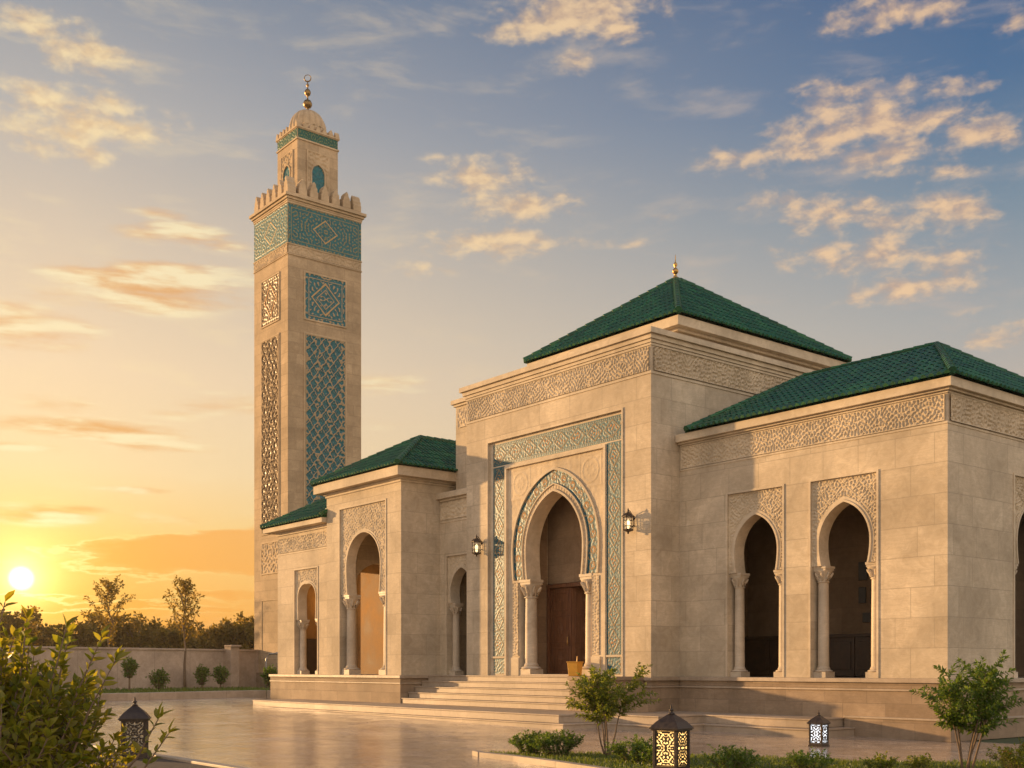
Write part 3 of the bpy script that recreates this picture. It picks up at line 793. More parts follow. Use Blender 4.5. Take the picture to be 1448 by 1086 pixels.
fin = MB(); fin.lathe([(a * .55, b * .52) for a, b in [(.16, -.1), (.17, .08), (.10, .16), (.07, .26), (.10, .30), (.18, .42), (.19, .50), (.13, .62), (.06, .68), (.06, .74), (.11, .84), (.12, .92), (.06, 1.02), (.03, 1.08), (.022, 1.4), (.004, 1.55)]], (-12.15, 4.45, 14.33), 20)
fin.build('finial', M['brass'], hall, True)

# ---- side wing on the right
FW = Face('F', 0.0); FR = Face('R', 0.0)
sw = MB()
wall(sw, FW, -7.87, -0.42, FZ, 7.72, 0.42, [(-6.18, -4.42, 6.13), (-3.58, -1.76, 6.13)])
# right-hand wall, full thickness at the corner
wall(sw, FR, 0.0, 11.0, FZ, 7.72, 0.42, [(2.92, 4.72, 6.13), (5.6, 7.4, 6.13)])
wing = sw.build('side_wing', M['wall'], mosque)
arch_bay(FW, -5.30, .88, 6.13, (4.07, .62, 4.62, .68, 5.53), FZ, wing, 71, .132, .275, coloff=.71)
arch_bay(FW, -2.67, .91, 6.13, (4.07, .63, 4.62, .70, 5.55), FZ, wing, 72, .135, .275, coloff=.74)
arch_bay(FR, 3.82, .90, 6.13, (4.07, .63, 4.62, .70, 5.55), FZ, wing, 73, .135, .275, coloff=.74)
arch_bay(FR, 6.50, .90, 6.13, (4.07, .63, 4.62, .70, 5.55), FZ, wing, 74, .135, .275, coloff=.74, cell=.035)
rm = MB()
rm.box(-7.86, -0.43, 2.78, 2.90, FZ, 7.0); rm.box(-2.2, -2.1, 2.90, 11.0, FZ, 7.0); rm.box(-7.86, -.43, 2.95, 3.35, 6.2, 7.0) if False else None; rm.box(-7.86, -7.78, 0.42, 2.78, FZ, 7.0); rm.box(-7.86, -.43, .42, 11, 7.0, 7.1); rm.box(-.60, -.425, 4.75, 5.55, FZ, 7.0)
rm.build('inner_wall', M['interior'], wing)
dd = MB()
for k in range(8):
    x = -7.75 + k * .92; dd.box(x, x + .90, 2.55, 2.77, FZ + .02, 2.42)
    dd.box(x + .1, x + .8, 2.525, 2.55, FZ + .2, 2.3)
dd.box(-7.77, -.45, 2.50, 2.775, 2.42, 2.50); dd.build('panelled_dado', M['wood_dark'], wing, bevel=.008)
on = MB()
for (x, z, w, h) in ((-6.55, 3.55, .16, .34), (-6.25, 3.5, .10, .28), (-6.6, 4.05, .42, .10), (-4.1, 3.9, .26, .48), (-3.75, 3.9, .30, .50), (-4.1, 3.3, .22, .42), (-3.75, 3.25, .28, .44), (-3.98, 2.8, .3, .25), (-3.0, 3.2, .7, .05)):
    MB().box(x, x + w, 2.74, 2.778, z, z + h).build('wall_plaque', M['ornament'], wing, bevel=.01)
ft = MB()
for (p, a, b) in ((.03, 7.62, 7.67), (.10, 7.67, 7.72)): ft.box(-7.85, p, -p, 11.0, a, b)
ft.box(-7.85, .20, -.20, 11.0, 7.72, 7.93)
ft.box(-7.85, .018, -.018, 11.0, 6.955, 7.005)
ft.build('cornice', M['trim'], wing, bevel=.012)
carve('carved_frieze', 'F', (-7.80, -0.002, 7.02), 7.74, 0.585, border(frieze_pattern(7.74, 0.585, 0.015, 0.108, 81), 2), 0.022, M['carved'], wing)
carve('carved_frieze', 'R', (0.002, 0.06, 7.02), 8.0, 0.585, border(frieze_pattern(8.0, 0.585, 0.0165, 0.108, 82), 2), 0.022, M['carved'], wing)
hip_roof('roof', wing, -7.35, .24, -.24, 10.6, 7.95, (-6.4, 4.4, 10.02), (-2.85, 4.4, 10.02), faces='FR', cap_r=.09) if False else hip_roof('roof', wing, -7.40, .26, -.26, 9.1, 7.95, (-7.05, 4.42, 10.05), (-2.85, 4.42, 10.05), cap_r=.085)

# ---- corner pavilion
FV = Face('F', -2.30)
pv = MB()
wall(pv, FV, -23.04, -18.13, FZ, 7.93, 0.42, [(-22.09, -19.07, 7.27)])
pv.box(-18.55, -18.13, -1.88, 3.2, FZ, 7.93)
pv.box(-23.04, -18.55, 1.3, 3.2, FZ, 7.93)
wall(pv, Face('R', -22.62), -1.88, 1.3, FZ, 7.93, 0.42, [(-1.6, 1.0, 5.6)])
pav = pv.build('corner_pavilion', M['wall'], mosque)
arch_bay(FV, -20.58, 1.51, 7.27, (4.21, 1.03, 5.2, 1.11, 6.33), FZ, pav, 91, .175, .30, lam=.11, cell=.021, coloff=1.22)
ob = MB(); ob.box(-22.6, -18.58, 1.27, 1.299, FZ, 7.5); ob.build('amber_light_panel', M['amber_light_plaster'], pav)  # added panel, its colour carries the warm interior light
ha = MB(); arch_header(ha, Face('R', -22.62), arch_curve(-.3, 4.0, 1.1, 4.3, 1.16, 5.5), -1.6, 1.0, 5.6, .02, .40); ha.build('inner_arch', M['trim'], pav)
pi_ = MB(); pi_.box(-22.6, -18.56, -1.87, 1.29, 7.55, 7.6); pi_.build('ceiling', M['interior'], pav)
pn = MB(); slab_ring(pn, -23.04, -18.13, -2.30, 3.2, ((.04, 7.78, 7.86), (.09, 7.86, 7.93))); pn.box(-23.42, -17.80, -2.64, 3.3, 7.93, 8.25)
pn.build('cornice', M['trim'], pav, bevel=.012)
hip_roof('roof', pav, -23.46, -17.74, -2.70, 3.3, 8.27, (-20.58, 0.1, 9.86), (-20.58, 3.3, 9.86), faces='FRL', pitch=.19, cap_r=.10)

# ---- low wing beside the minaret
FL = Face('F', -2.10)
lw = MB()
wall(lw, FL, -27.25, -23.04, FZ, 6.92, 0.42, [(-25.85, -24.07, 5.36)])
wall(lw, Face('R', -26.83), -1.68, 1.3, FZ, 6.92, 0.42, [(-.45, 1.15, 5.6)])
lw.box(-27.25, -23.04, 1.3, 3.0, FZ, 6.92)
low = lw.build('low_wing', M['wall'], mosque)
arch_bay(FL, -24.96, .89, 5.36, (3.46, .65, 4.25, .69, 4.79), FZ, low, 95, .13, .27, lam=.10, cell=.021, coloff=.72)
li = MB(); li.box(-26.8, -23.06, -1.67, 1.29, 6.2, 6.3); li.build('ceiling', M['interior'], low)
ob = MB(); ob.box(-26.8, -23.06, 1.27, 1.299, FZ, 6.2); ob.box(-26.832, -26.80, -1.68, -.46, FZ, 6.2); ob.build('amber_light_panel', M['amber_light_plaster'], low)  # panels added so the low arch looks amber inside
ld = MB(); ld.box(-26.79, -26.4, -1.6, -.5, FZ + .01, 2.70); ld.box(-26.79, -26.37, -1.63, -.47, 2.70, 2.77); ld.build('wooden_cabinet', M['wood_dark'], low, bevel=.01)
ln = MB(); ln.box(-27.30, -23.05, -2.15, -2.10, 6.78, 6.92); ln.box(-27.75, -23.05, -2.50, 2.9, 6.92, 7.10); ln.box(-27.27, -23.05, -2.118, -2.1, 6.02, 6.07); ln.build('cornice', M['trim'], low, bevel=.01)
carve('carved_frieze', 'F', (-27.15, -2.102, 6.10), 4.08, 0.56, border(frieze_pattern(4.08, 0.56, 0.022, 0.13, 96), 1), 0.022, M['carved'], low)
hip_roof('roof', low, -27.8, -23.06, -2.55, 2.9, 7.12, (-25.1, 0.3, 8.72), (-23.06, 0.3, 8.72), faces='FL', pitch=.19)

# ---- link bay between pavilion and portal
FK = Face('F', -0.73)
lk = MB(); wall(lk, FK, -18.13, -16.1, FZ, 7.22, 0.42, [(-17.72, -16.2, 5.36)]); lk.box(-18.13, -16.1, 1.9, 2.0, FZ, 7.22)
link = lk.build('link_bay', M['wall'], mosque)
arch_bay(FK, -16.96, .76, 5.36, (3.78, .54, 4.15, .60, 4.95), FZ, link, 98, .13, .27, lam=.10, cell=.028, coloff=.60)
lc = MB(); lc.box(-18.13, -16.1, -.78, -.30, 7.22, 7.30); lc.box(-18.30, -16.1, -.90, -.30, 7.30, 7.50); lc.box(-18.13, -16.1, -.75, -.73, 6.50, 6.55); lc.build('cornice', M['trim'], link, bevel=.01)
carve('carved_frieze', 'F', (-18.05, -0.732, 6.60), 1.9, 0.58, border(frieze_pattern(1.9, 0.58, 0.025, 0.15, 99), 1), 0.022, M['carved'], link)
fix(mosque)

# ================================================================== minaret
TX0, TX1, TY0, TY1 = -49.77, -45.48, 7.91, 12.81
TC = ((TX0 + TX1) / 2, (TY0 + TY1) / 2)
minaret = tag(empty('minaret', (TC[0], TC[1], 0)), 'tall square sandstone minaret with teal tile band, lattice panels and ribbed dome', 'minaret')
mt = MB(); mt.box(TX0, TX1, TY0, TY1, 0.0, 28.55)
shaft = mt.build('shaft', M['minaret'], minaret)
mb = MB(); mb.box(TX0 - .16, TX1 + .16, TY0 - .16, TY1 + .16, 0.0, 1.35); mb.build('plinth', M['base'], minaret, bevel=.02)
mc = MB()
slab_ring(mc, TX0, TX1, TY0, TY1, ((.06, 28.55, 28.66), (.14, 28.66, 28.80), (.24, 28.80, 28.98), (.05, 26.06, 26.14), (.05, 25.48, 25.55), (0.04, 28.44, 28.55)))
mc.build('cornice', M['minaret_trim'], minaret, bevel=.02)
def medallion(w, h, cell, lam, seed, dw, dh, cx=None):
    nu, nv = int(w / cell), int(h / cell)
    H = vines(nv, nu // 2 + 1, lam / cell, seed, 10, sym=False, bias=.30); H = np.concatenate([H, H[:, ::-1]], 1)[:, :nu]; h2 = nv // 2 + 1
    H = np.concatenate([H[:h2], H[:h2][::-1]], 0)[:nv]
    u = np.linspace(-w / 2, w / 2, nu)[None, :]; v = np.linspace(-h / 2, h / 2, nv)[:, None]
    dd = np.abs(u) / dw + np.abs(v) / dh; k = min(dw, dh) * .7
    H = strap(H, np.abs(dd - 1) * k, k * .085); acc = ((np.abs(dd - 1) * k < k * .09)) * 1.0
    H = strap(H, np.abs(dd - .62) * k, k * .05)
    e = np.minimum(w / 2 - np.abs(u), h / 2 - np.abs(v))
    b = min(w, h) * .085
    H = strap(H, np.abs(e - b), b * .16); H = np.where(e < b * .15, 1, H)
    return H, acc
# teal band under the battlements
for pl, org, w in (('R', (TX1 + .002, TY0 + .02, 26.16), TY1 - TY0 - .04), ('F', (TX0 + .02, TY0 - .002, 26.16), TX1 - TX0 - .04)):
    H, A = medallion(w, 2.26, 0.03, 0.20, 111, .78, .66); carve('teal_band', pl, org, w, 2.26, H, .010, M['mosaic_deep'], minaret, acc=A)
    carve('carved_frieze', pl, (org[0], org[1], 25.57), w, .48, border(frieze_pattern(w, .48, .04, .22, 113), 1), .035, M['minaret_trim'], minaret)
    # square panel with a diamond
    ins = 1.09 if pl == 'R' else 1.04
    o2 = (org[0] + .0, org[1] + ins, 21.98) if pl == 'R' else (org[0] + ins, org[1], 21.98)
    w2 = w - 2 * ins
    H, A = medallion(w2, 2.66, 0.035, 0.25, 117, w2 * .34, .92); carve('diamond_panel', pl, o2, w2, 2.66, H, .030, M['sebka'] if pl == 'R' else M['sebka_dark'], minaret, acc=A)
    # tall interlaced lattice
    zb_, zt_ = 9.6, 21.08; hh = zt_ - zb_; cell = .045; nu, nv = int(w2 / cell), int(hh / cell)
    u = np.linspace(-w2 / 2, w2 / 2, nu)[None, :]; v = np.linspace(0, hh, nv)[:, None]
    px, py = w2 / 5.0, 0.72
    rng = np.random.default_rng(5)
    wob = .10 * np.sin(2 * np.pi * v / py + 0) ; ph1 = (u / px + v / py) + .05 * np.sin(4 * np.pi * v / py); ph2 = (u / px - v / py) + .05 * np.sin(4 * np.pi * v / py)
    d1 = np.abs((ph1 + .5) % 1 - .5); d2 = np.abs((ph2 + .5) % 1 - .5)
    H = np.where((d1 < .095) | (d2 < .095), 1.0, 0.0)
    q1 = np.abs((ph1) % 1 - .5); q2 = np.abs(ph2 % 1 - .5)
    cellc = np.maximum(q1, q2)                         # inner cusped outline in each lozenge
    sub = vines(nv, nu // 2 + 1, .30 / cell, 119, 10, sym=False); sub = np.concatenate([sub, sub[:, ::-1]], 1)[:, :nu]
    H = np.maximum(H, np.where((cellc > .17) & (cellc < .25), 1.0 * (sub > .35), 0.0))
    k1 = np.floor(ph1 + .0) + np.floor(ph2 + .0)
    H = np.maximum(H, np.where((k1 % 3 == 0), sub * .9, 0.0))
    H = border(H, 2)
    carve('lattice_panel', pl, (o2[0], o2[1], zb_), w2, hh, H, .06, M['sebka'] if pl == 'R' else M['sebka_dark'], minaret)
    fb = MB()
    frame_box(fb, pl, (o2[0], o2[1], 21.98), w2, 2.66, .09, .05); frame_box(fb, pl, (o2[0], o2[1], zb_), w2, hh, .09, .05)
    frame_box(fb, pl, (o2[0], o2[1], 7.25), w2, 1.75, .09, .05); frame_box(fb, pl, (o2[0], o2[1], 2.2), w2, 3.4, .06, .03)
    fb.build('panel_frame', M['minaret_trim'], minaret, bevel=.01)
    nu, nv = int(w2 / .045), int(1.75 / .045); H = vines(nv, nu // 2 + 1, 6, 121, 10, sym=False); H = np.concatenate([H, H[:, ::-1]], 1)[:, :nu]
    carve('carved_panel', pl, (o2[0], o2[1], 7.25), w2, 1.75, H, .045, M['minaret_trim'], minaret)
# battlements
def merlon_mesh(w, h, t):
    pr = [(-.5, 0), (.5, 0), (.5, .38), (.40, .44), (.40, .62), (.24, .70), (.20, .86), (.08, .94), (0, 1.0), (-.08, .94), (-.20, .86), (-.24, .70), (-.40, .62), (-.40, .44), (-.5, .38)]
    n = len(pr); vs = [(a * w, -t / 2, b * h) for a, b in pr] + [(a * w, t / 2, b * h) for a, b in pr]
    fs = [tuple(range(n)), tuple(range(2 * n - 1, n - 1, -1))] + [(i, n + i, n + (i + 1) % n, (i + 1) % n) for i in range(n)]
    return vs, fs
def battlements(x0, x1, y0, y1, z, w, h, t, nx, ny, name, mat, parent):
    vs, fs = merlon_mesh(w, h, t); proto = None
    spots = [(x0 + (x1 - x0) * i / nx, y, 0) for i in range(nx + 1) for y in (y0, y1)] + [(x, y0 + (y1 - y0) * i / ny, math.pi / 2) for i in range(1, ny) for x in (x0, x1)]
    for (x, y, a) in spots:
        if proto is None:
            m = MB(); m.add(vs, fs); proto = m.build(name, mat, parent, bevel=w * .05); o = proto
        else:
            o = proto.copy(); col.objects.link(o); o.parent = parent
        corner = (abs(x - x0) < 1e-6 or abs(x - x1) < 1e-6) and (abs(y - y0) < 1e-6 or abs(y - y1) < 1e-6)
        o.location = (x, y, z); o.rotation_euler = (0, 0, a)
        if corner:
            o.scale = (0.9, w * .9 / t, 1.08)
pw = MB(); pw.box(TX0, TX1, TY0, TY0 + .3, 28.98, 29.12); pw.box(TX0, TX1, TY1 - .3, TY1, 28.98, 29.12); pw.box(TX0, TX0 + .3, TY0 + .3, TY1 - .3, 28.98, 29.12); pw.box(TX1 - .3, TX1, TY0 + .3, TY1 - .3, 28.98, 29.12)
pw.build('parapet', M['minaret_trim'], minaret)
battlements(TX0 + .26, TX1 - .26, TY0 + .26, TY1 - .26, 29.10, .60, .92, .28, 5, 6, 'merlon', M['minaret_trim'], minaret)
# lantern storey
ax, ay = 1.25, 1.36; LX0, LX1, LY0, LY1 = TC[0] - ax, TC[0] + ax, TC[1] - ay, TC[1] + ay
tb = MB(); tb.box(LX0, LX1, LY0, LY1, 28.9, 33.45); turret = tb.build('lantern_storey', M['minaret'], minaret)
tm = MB(); slab_ring(tm, LX0, LX1, LY0, LY1, ((.06, 32.76, 32.86), (.05, 33.40, 33.45), (.09, 33.45, 33.55))); tm.build('moulding', M['minaret_trim'], turret, bevel=.01)
for pl, org, w in (('R', (LX1 + .002, LY0 + .03, 32.87), 2 * ay - .06), ('F', (LX0 + .03, LY0 - .002, 32.87), 2 * ax - .06)):
    H = frieze_pattern(w, .52, .035, .17, 131); carve('tile_band', pl, org, w, .52, np.where(H > .75, H * .9, 0), .02, M['mosaic_green'], turret)
    ww, z0_, z1_ = 1.36, 29.8, 32.22
    uo = (org[1] if pl == 'R' else org[0]) + w / 2 - ww / 2
    cu = arch_curve(ww / 2, 29.8, .40, 31.0, .42, 31.55, n=8); okk = outside(cu, ww / 2, 0.02)
    H = border(vines(int((z1_ - z0_) / .04), int(ww / .04), 6.5, 133, 10, sym=False), 1)
    o3 = (org[0], uo, z0_) if pl == 'R' else (uo, org[1], z0_)
    carve('window_surround', pl, o3, ww, z1_ - z0_, H, .045, M['minaret_trim'], turret, keep=lambda a, b: okk(a, b + z0_))
    G = vines(int(1.7 / .04), int(.84 / .04), 7.5, 135, 10, sym=False)
    o4 = (org[0], uo + ww / 2 - .42, z0_) if pl == 'R' else (uo + ww / 2 - .42, org[1], z0_)
    carve('lattice_window', pl, o4, .84, 1.74, np.where(G > .6, .7, 0.0), .03, M['mosaic_deep'], turret, keep=lambda a, b: ~okk(a + ww / 2 - .42, b + z0_))
    wf = MB(); frame_box(wf, pl, o3, ww, z1_ - z0_, .08, .06)
    fcx = Face(pl, (LX1 if pl == 'R' else LY0)); cuw = arch_curve(uo + ww / 2, 29.8, .40, 31.0, .42, 31.55, n=8); cuo = arch_curve(uo + ww / 2, 29.8, .48, 31.0, .50, 31.68, n=8)
    arch_band(wf, fcx, cuw, cuo, -.08, -.001); wf.build('window_frame', M['minaret_trim'], turret)
battlements(LX0 + .06, LX1 - .06, LY0 + .06, LY1 - .06, 33.54, .30, .34, .16, 6, 6, 'merlon', M['minaret_trim'], minaret)
dm = MB(); vs = []; fs = []; n = 96; rows = 14
for i in range(rows + 1):
    a = i / rows * math.pi / 2
    for k in range(n):
        q = 2 * math.pi * k / n; rib = 1 - .055 * abs(math.sin(q * 8)) ** 3 if False else 0.90 + .11 * abs(math.sin(q * 8)) ** .6
        r = max(.02, 1.12 * (math.cos(a) ** .92)) * rib; vs.append((TC[0] + r * math.cos(q), TC[1] + r * math.sin(q), 34.0 + 1.26 * math.sin(a)))
for i in range(rows):
    for k in range(n): a_, b_ = i * n + k, i * n + (k + 1) % n; fs.append((a_, b_, b_ + n, a_ + n))
dm.add(vs, fs); dm.box(TC[0]-1.06, TC[0]+1.06, TC[1]-1.06, TC[1]+1.06, 33.45, 33.8); dm.lathe([(1.05,33.7),(1.08,33.8),(1.08,34.02)],(TC[0],TC[1],0),32); dm.build('ribbed_dome', M['minaret_trim'], minaret, True)
ff = MB(); ff.lathe([(.22, 0), (.20, .10), (.10, .16), (.06, .22), (.07, .26), (.20, .32), (.27, .45), (.27, .55), (.20, .70), (.07, .78), (.045, .84), (.045, .98), (.15, 1.06), (.19, 1.18), (.19, 1.26), (.13, 1.37), (.045, 1.43), (.035, 1.55), (.09, 1.62), (.09, 1.68), (.03, 1.76), (.025, 1.86)], (TC[0], TC[1], 35.18), 20)
ring = [(math.sin(a) * .20 * math.cos(HEAD), math.sin(a) * .20 * math.sin(HEAD), -math.cos(a) * .20) for a in [2 * math.pi * (i / 28) for i in range(29)]]
ringr = [.018 + .022 * (0.5 + 0.5 * math.cos(2 * math.pi * i / 28)) for i in range(29)]
ff.tube([(TC[0] + p[0], TC[1] + p[1], 37.26 + p[2]) for p in ring], ringr, 8)
ff.build('finial', M['dark_brass'], minaret, True)
fix(minaret)

# ================================================================== lanterns
def lattice(name, w, h, cell, lam, seed, mat, parent, xform, thr=.42):
    nu, nv = int(w / cell), int(h / cell)
    H = vines(nv, nu // 2 + 1, lam / cell, seed, 10, sym=False); H = np.concatenate([H, H[:, ::-1]], 1)[:, :nu]
    h2 = nv // 2 + 1; H = np.concatenate([H[:h2], H[:h2][::-1]], 0)[:nv]; H = border(H, 2)
    u = np.linspace(-w / 2, w / 2, nu)[None, :].repeat(nv, 0); v = np.linspace(0, h, nv)[:, None].repeat(nu, 1)
    V = np.stack([u, 0 * u, v], -1).reshape(-1, 3); idx = np.arange(nu * nv).reshape(nv, nu)
    K = (H[:-1, :-1] + H[1:, 1:] + H[:-1, 1:] + H[1:, :-1]) / 4 > thr
    F = np.stack([idx[:-1, :-1], idx[:-1, 1:], idx[1:, 1:], idx[1:, :-1]], -1)[K]
    used = np.unique(F); rm_ = np.full(len(V), -1); rm_[used] = np.arange(len(used))
    Vw = np.array([tuple(xform @ Vector(p)) for p in V[used]])
    o = np_mesh(name, Vw, rm_[F], mat, parent)
    m = o.modifiers.new('thickness', 'SOLIDIFY'); m.thickness = .010; m.offset = 0
    return o
def floor_lantern(loc, rz, s, lab, pane):
    t = tag(empty('floor_lantern', loc, rz), lab, 'lantern', 'lanterns standing on the ground')
    b = MB(); b.box(-.245, .245, -.245, .245, 0, .05); b.box(-.225, .225, -.225, .225, .05, .12); b.build('base', M['iron'], t, bevel=.006)
    for sx in (-1, 1):
        for sy in (-1, 1):
            MB().box(sx * .20 - .025, sx * .20 + .025, sy * .20 - .025, sy * .20 + .025, .12, .70).build('post', M['iron'], t, bevel=.004)
    for k in range(4):
        X = Matrix.Rotation(k * math.pi / 2, 4, 'Z') @ Matrix.Translation((0, -.205, .125))
        lattice('lattice_panel', .35, .57, .0075, .048 if s > .8 else .078, 140 + k % 2, M['iron'], t, X, .46)
        q = MB(); q.box(-.174, .174, .018, .022, .002, .568); q.build('glass_pane', pane, t, xform=X)
    r = MB(); r.box(-.255, .255, -.255, .255, .70, .725); r.box(-.275, .275, -.275, .275, .725, .745)
    r.build('eave', M['iron'], t, bevel=.005)
    prof = [(.375, 0), (.345, .03), (.265, .10), (.175, .155), (.10, .20), (.055, .225)]
    rf = MB(); rf.lathe(prof, (0, 0, .745), 4, math.pi / 4); rf.build('roof', M['iron'], t, bevel=.004)
    f = MB(); f.lathe([(.055, 0), (.06, .012), (.03, .025), (.022, .045), (.04, .062), (.04, .075), (.018, .09), (.014, .11), (.02, .12), (.012, .135), (.003, .165)], (0, 0, .968), 14); f.build('finial', M['iron'], t, True)
    for o in t.children:
        if pane is M['glass']: pass
    t.scale = (s, s, s); return t
floor_lantern((1.66, -10.53, 0.05), HEAD + R(8 + 45), .90, 'large dark lantern glowing amber among the shrubs in the right bed', M['glow_warm'])
floor_lantern((-0.77, -3.57, 0.0), HEAD + R(16 + 32), .66, 'small dark lantern with white light standing on the bare plaza', M['glow_white'])
floor_lantern((-4.98, -16.11, 0.12), HEAD + R(-15 + 30), .90, 'unlit dark lantern half hidden by the foreground bush', M['glass'])

hlt = tag(empty('hanging_lantern', (-25.9, -.75, 4.3)), 'small hanging lantern with added light inside the low arch beside the minaret', 'lantern')
q = MB(); q.tube([(0, 0, .25), (0, 0, 1.9)], .012, 6); q.lathe([(.10, .16), (.10, .18), (.03, .27), (.01, .30)], (0, 0, 0), 8); q.lathe([(.03, -.22), (.08, -.19), (.09, -.16)], (0, 0, 0), 8)
for k_ in range(4): q.tube([(.08 * math.cos(k_ * 1.571), .08 * math.sin(k_ * 1.571), -.17), (.09 * math.cos(k_ * 1.571), .09 * math.sin(k_ * 1.571), .17)], .010, 5)
q.build('cage', M['iron'], hlt); q = MB(); q.lathe([(.02, -.15), (.05, -.08), (.055, .05), (.02, .13)], (0, 0, 0), 12); q.build('bulb', M['glow_bulb'], hlt, True)  # bulb glow added, goes with the amber light below
pl2 = bpy.data.lights.new('added_amber_light', 'POINT'); pl2.energy = 20; pl2.color = (1.0, .56, .18); pl2.shadow_soft_size = .10  # point light added to give the low wing an amber glow
po2 = bpy.data.objects.new('added_amber_light', pl2); col.objects.link(po2); po2.parent = hlt; po2.location = (0.16, 0.1, 0)
def wall_lantern(loc, lab):
    t = tag(empty('wall_lantern', loc), lab, 'lantern', 'lanterns on the portal wall')
    a = MB(); a.box(-.05, .05, .205, .238, -.12, .16); a.tube([(0, .215, .08), (0, .15, .26), (0, .06, .36), (0, .0, .36)], .013, 8); a.tube([(0, .215, -.06), (0, .1, -.16), (0, 0, -.24)], .012, 8); a.build('bracket', M['iron'], t, True, auto=40)
    b = MB(); b.lathe([(.02, -.34), (.035, -.31), (.02, -.29), (.07, -.27), (.15, -.24), (.16, -.21), (.15, -.195)], (0, 0, 0), 6); b.build('base', M['iron'], t)
    c = MB()
    for k in range(6):
        q = k * math.pi / 3; c.tube([(.138 * math.cos(q), .138 * math.sin(q), -.20), (.150 * math.cos(q), .150 * math.sin(q), .17)], .011, 6)
    for z in (-.10, .06): c.lathe([(.146, z - .004), (.150, z), (.146, z + .004)], (0, 0, 0), 6)
    c.build('cage', M['iron'], t)
    gl = MB(); gl.lathe([(.128, -.195), (.138, .165)], (0, 0, 0), 6); gl.build('glass_pane', M['glass'], t)
    r = MB(); r.lathe([(.20, .165), (.20, .185), (.15, .235), (.09, .285), (.05, .30), (.05, .32), (.02, .34), (.03, .375), (.015, .41), (.004, .45)], (0, 0, 0), 6); r.build('roof', M['iron'], t)
    u = MB(); u.lathe([(.012, -.19), (.03, -.16), (.05, -.05), (.052, .02), (.03, .08), (.008, .10)], (0, 0, 0), 14); u.build('bulb', M['glow_bulb'], t, True)
    t.scale = (.86, .99, .90)
    return t
wall_lantern((-8.52, -1.32, 5.53), 'black wall lantern on the portal right of the turquoise frame')
wall_lantern((-15.29, -1.32, 5.44), 'black wall lantern on the portal left of the turquoise frame')

# ochre bin by the door
yb = tag(empty('planter_box', (-10.62, -1.35, FZ + .012), R(20)), 'ochre yellow square box standing beside the entrance door', 'box')
q = MB(); s0, s1 = .14, .17
q.add([(-s0, -s0, 0), (s0, -s0, 0), (s0, s0, 0), (-s0, s0, 0), (-s1, -s1, .38), (s1, -s1, .38), (s1, s1, .38), (-s1, s1, .38)], [(0, 3, 2, 1), (0, 1, 5, 4), (1, 2, 6, 5), (2, 3, 7, 6), (3, 0, 4, 7), (4, 5, 6, 7)])
q.build('body', M['yellow'], yb, bevel=.015)
q = MB(); q.box(-.185, .185, -.185, .185, .38, .41); q.build('rim', M['yellow'], yb, bevel=.01); q = MB(); q.tube([(.05, .02, .40), (.06, .02, .56)], .014, 6); q.build('handle', M['yellow'], yb)
# standpipe at the minaret
sp = tag(empty('standpipe', (-42.6, 5.1, .35)), 'bent grey standpipe in front of the minaret foot', 'pipe')
q = MB(); q.tube([(0, 0, 0), (0, 0, 1.75), (.12, .12, 2.02), (.45, .5, 2.05)], .05, 8); q.build('pipe', M['pipe'], sp, True); q = MB(); q.tube([(.36, .40, 2.05), (.5, .56, 2.05), (.5, .56, 1.93)], .075, 8); q.build('spout', M['pipe'], sp, True)

# ================================================================== planting
def perp(d):
    a = Vector((0, 0, 1)) if abs(d.z) < .9 else Vector((1, 0, 0)); b = d.cross(a).normalized(); return b, d.cross(b).normalized()
def leaf_mesh(name, L, mat, parent, width=.42, fold=.10, droop=.15):
    """L: list of (point, direction, length); every leaf a folded pointed blade"""
    n = len(L); P = np.array([tuple(a[0]) for a in L]); D = np.array([tuple(a[1]) for a in L]); S = np.array([a[2] for a in L])[:, None]
    D /= np.linalg.norm(D, axis=1)[:, None] + 1e-9
    Rn = RNG.standard_normal((n, 3)) * .6 + np.array([0, 0, 1.0]); B = np.cross(D, Rn); B /= np.linalg.norm(B, axis=1)[:, None] + 1e-9; N = np.cross(B, D)
    N *= np.sign(N[:, 2:3] + 1e-9)
    w = S * width * .5
    dz = np.array([0, 0, -1.0])
    rows = [P, P + D * S * .28 + B * w * .85 + N * S * fold, P + D * S * .28 - B * w * .85 + N * S * fold, P + D * S * .30, P + D * S * .62 + B * w * .8 + N * S * fold * .6 + dz * S * droop * .4,
            P + D * S * .62 - B * w * .8 + N * S * fold * .6 + dz * S * droop * .4, P + D * S * .64 + dz * S * droop * .45, P + D * S + dz * S * droop]
    V = np.stack(rows, 1).reshape(-1, 3); k = np.arange(n)[:, None] * 8
    T = np.array([[0, 3, 1, 1], [0, 2, 3, 3]])
    Q = np.concatenate([k + np.array([[3, 6, 4, 1]]), k + np.array([[2, 5, 6, 3]])]);
    tri = np.concatenate([k + np.array([[0, 3, 1]]), k + np.array([[0, 2, 3]]), k + np.array([[6, 7, 4]]), k + np.array([[5, 7, 6]]), k + np.array([[3, 6, 4]]), k + np.array([[3, 4, 1]]), k + np.array([[2, 5, 6]]), k + np.array([[2, 6, 3]])])
    return np_mesh(name, V, tri, mat, parent, True)
def quad_leaves(name, L, mat, parent, width=.55):
    n = len(L); P = np.array([tuple(a[0]) for a in L]); D = np.array([tuple(a[1]) for a in L]); S = np.array([a[2] for a in L])[:, None]
    D /= np.linalg.norm(D, axis=1)[:, None] + 1e-9
    B = np.cross(D, RNG.standard_normal((n, 3))); B /= np.linalg.norm(B, axis=1)[:, None] + 1e-9
    V = np.stack([P, P + D * S * .5 + B * S * width * .5, P + D * S, P + D * S * .5 - B * S * width * .5], 1).reshape(-1, 3)
    return np_mesh(name, V, np.arange(4 * n).reshape(-1, 4), mat, parent)
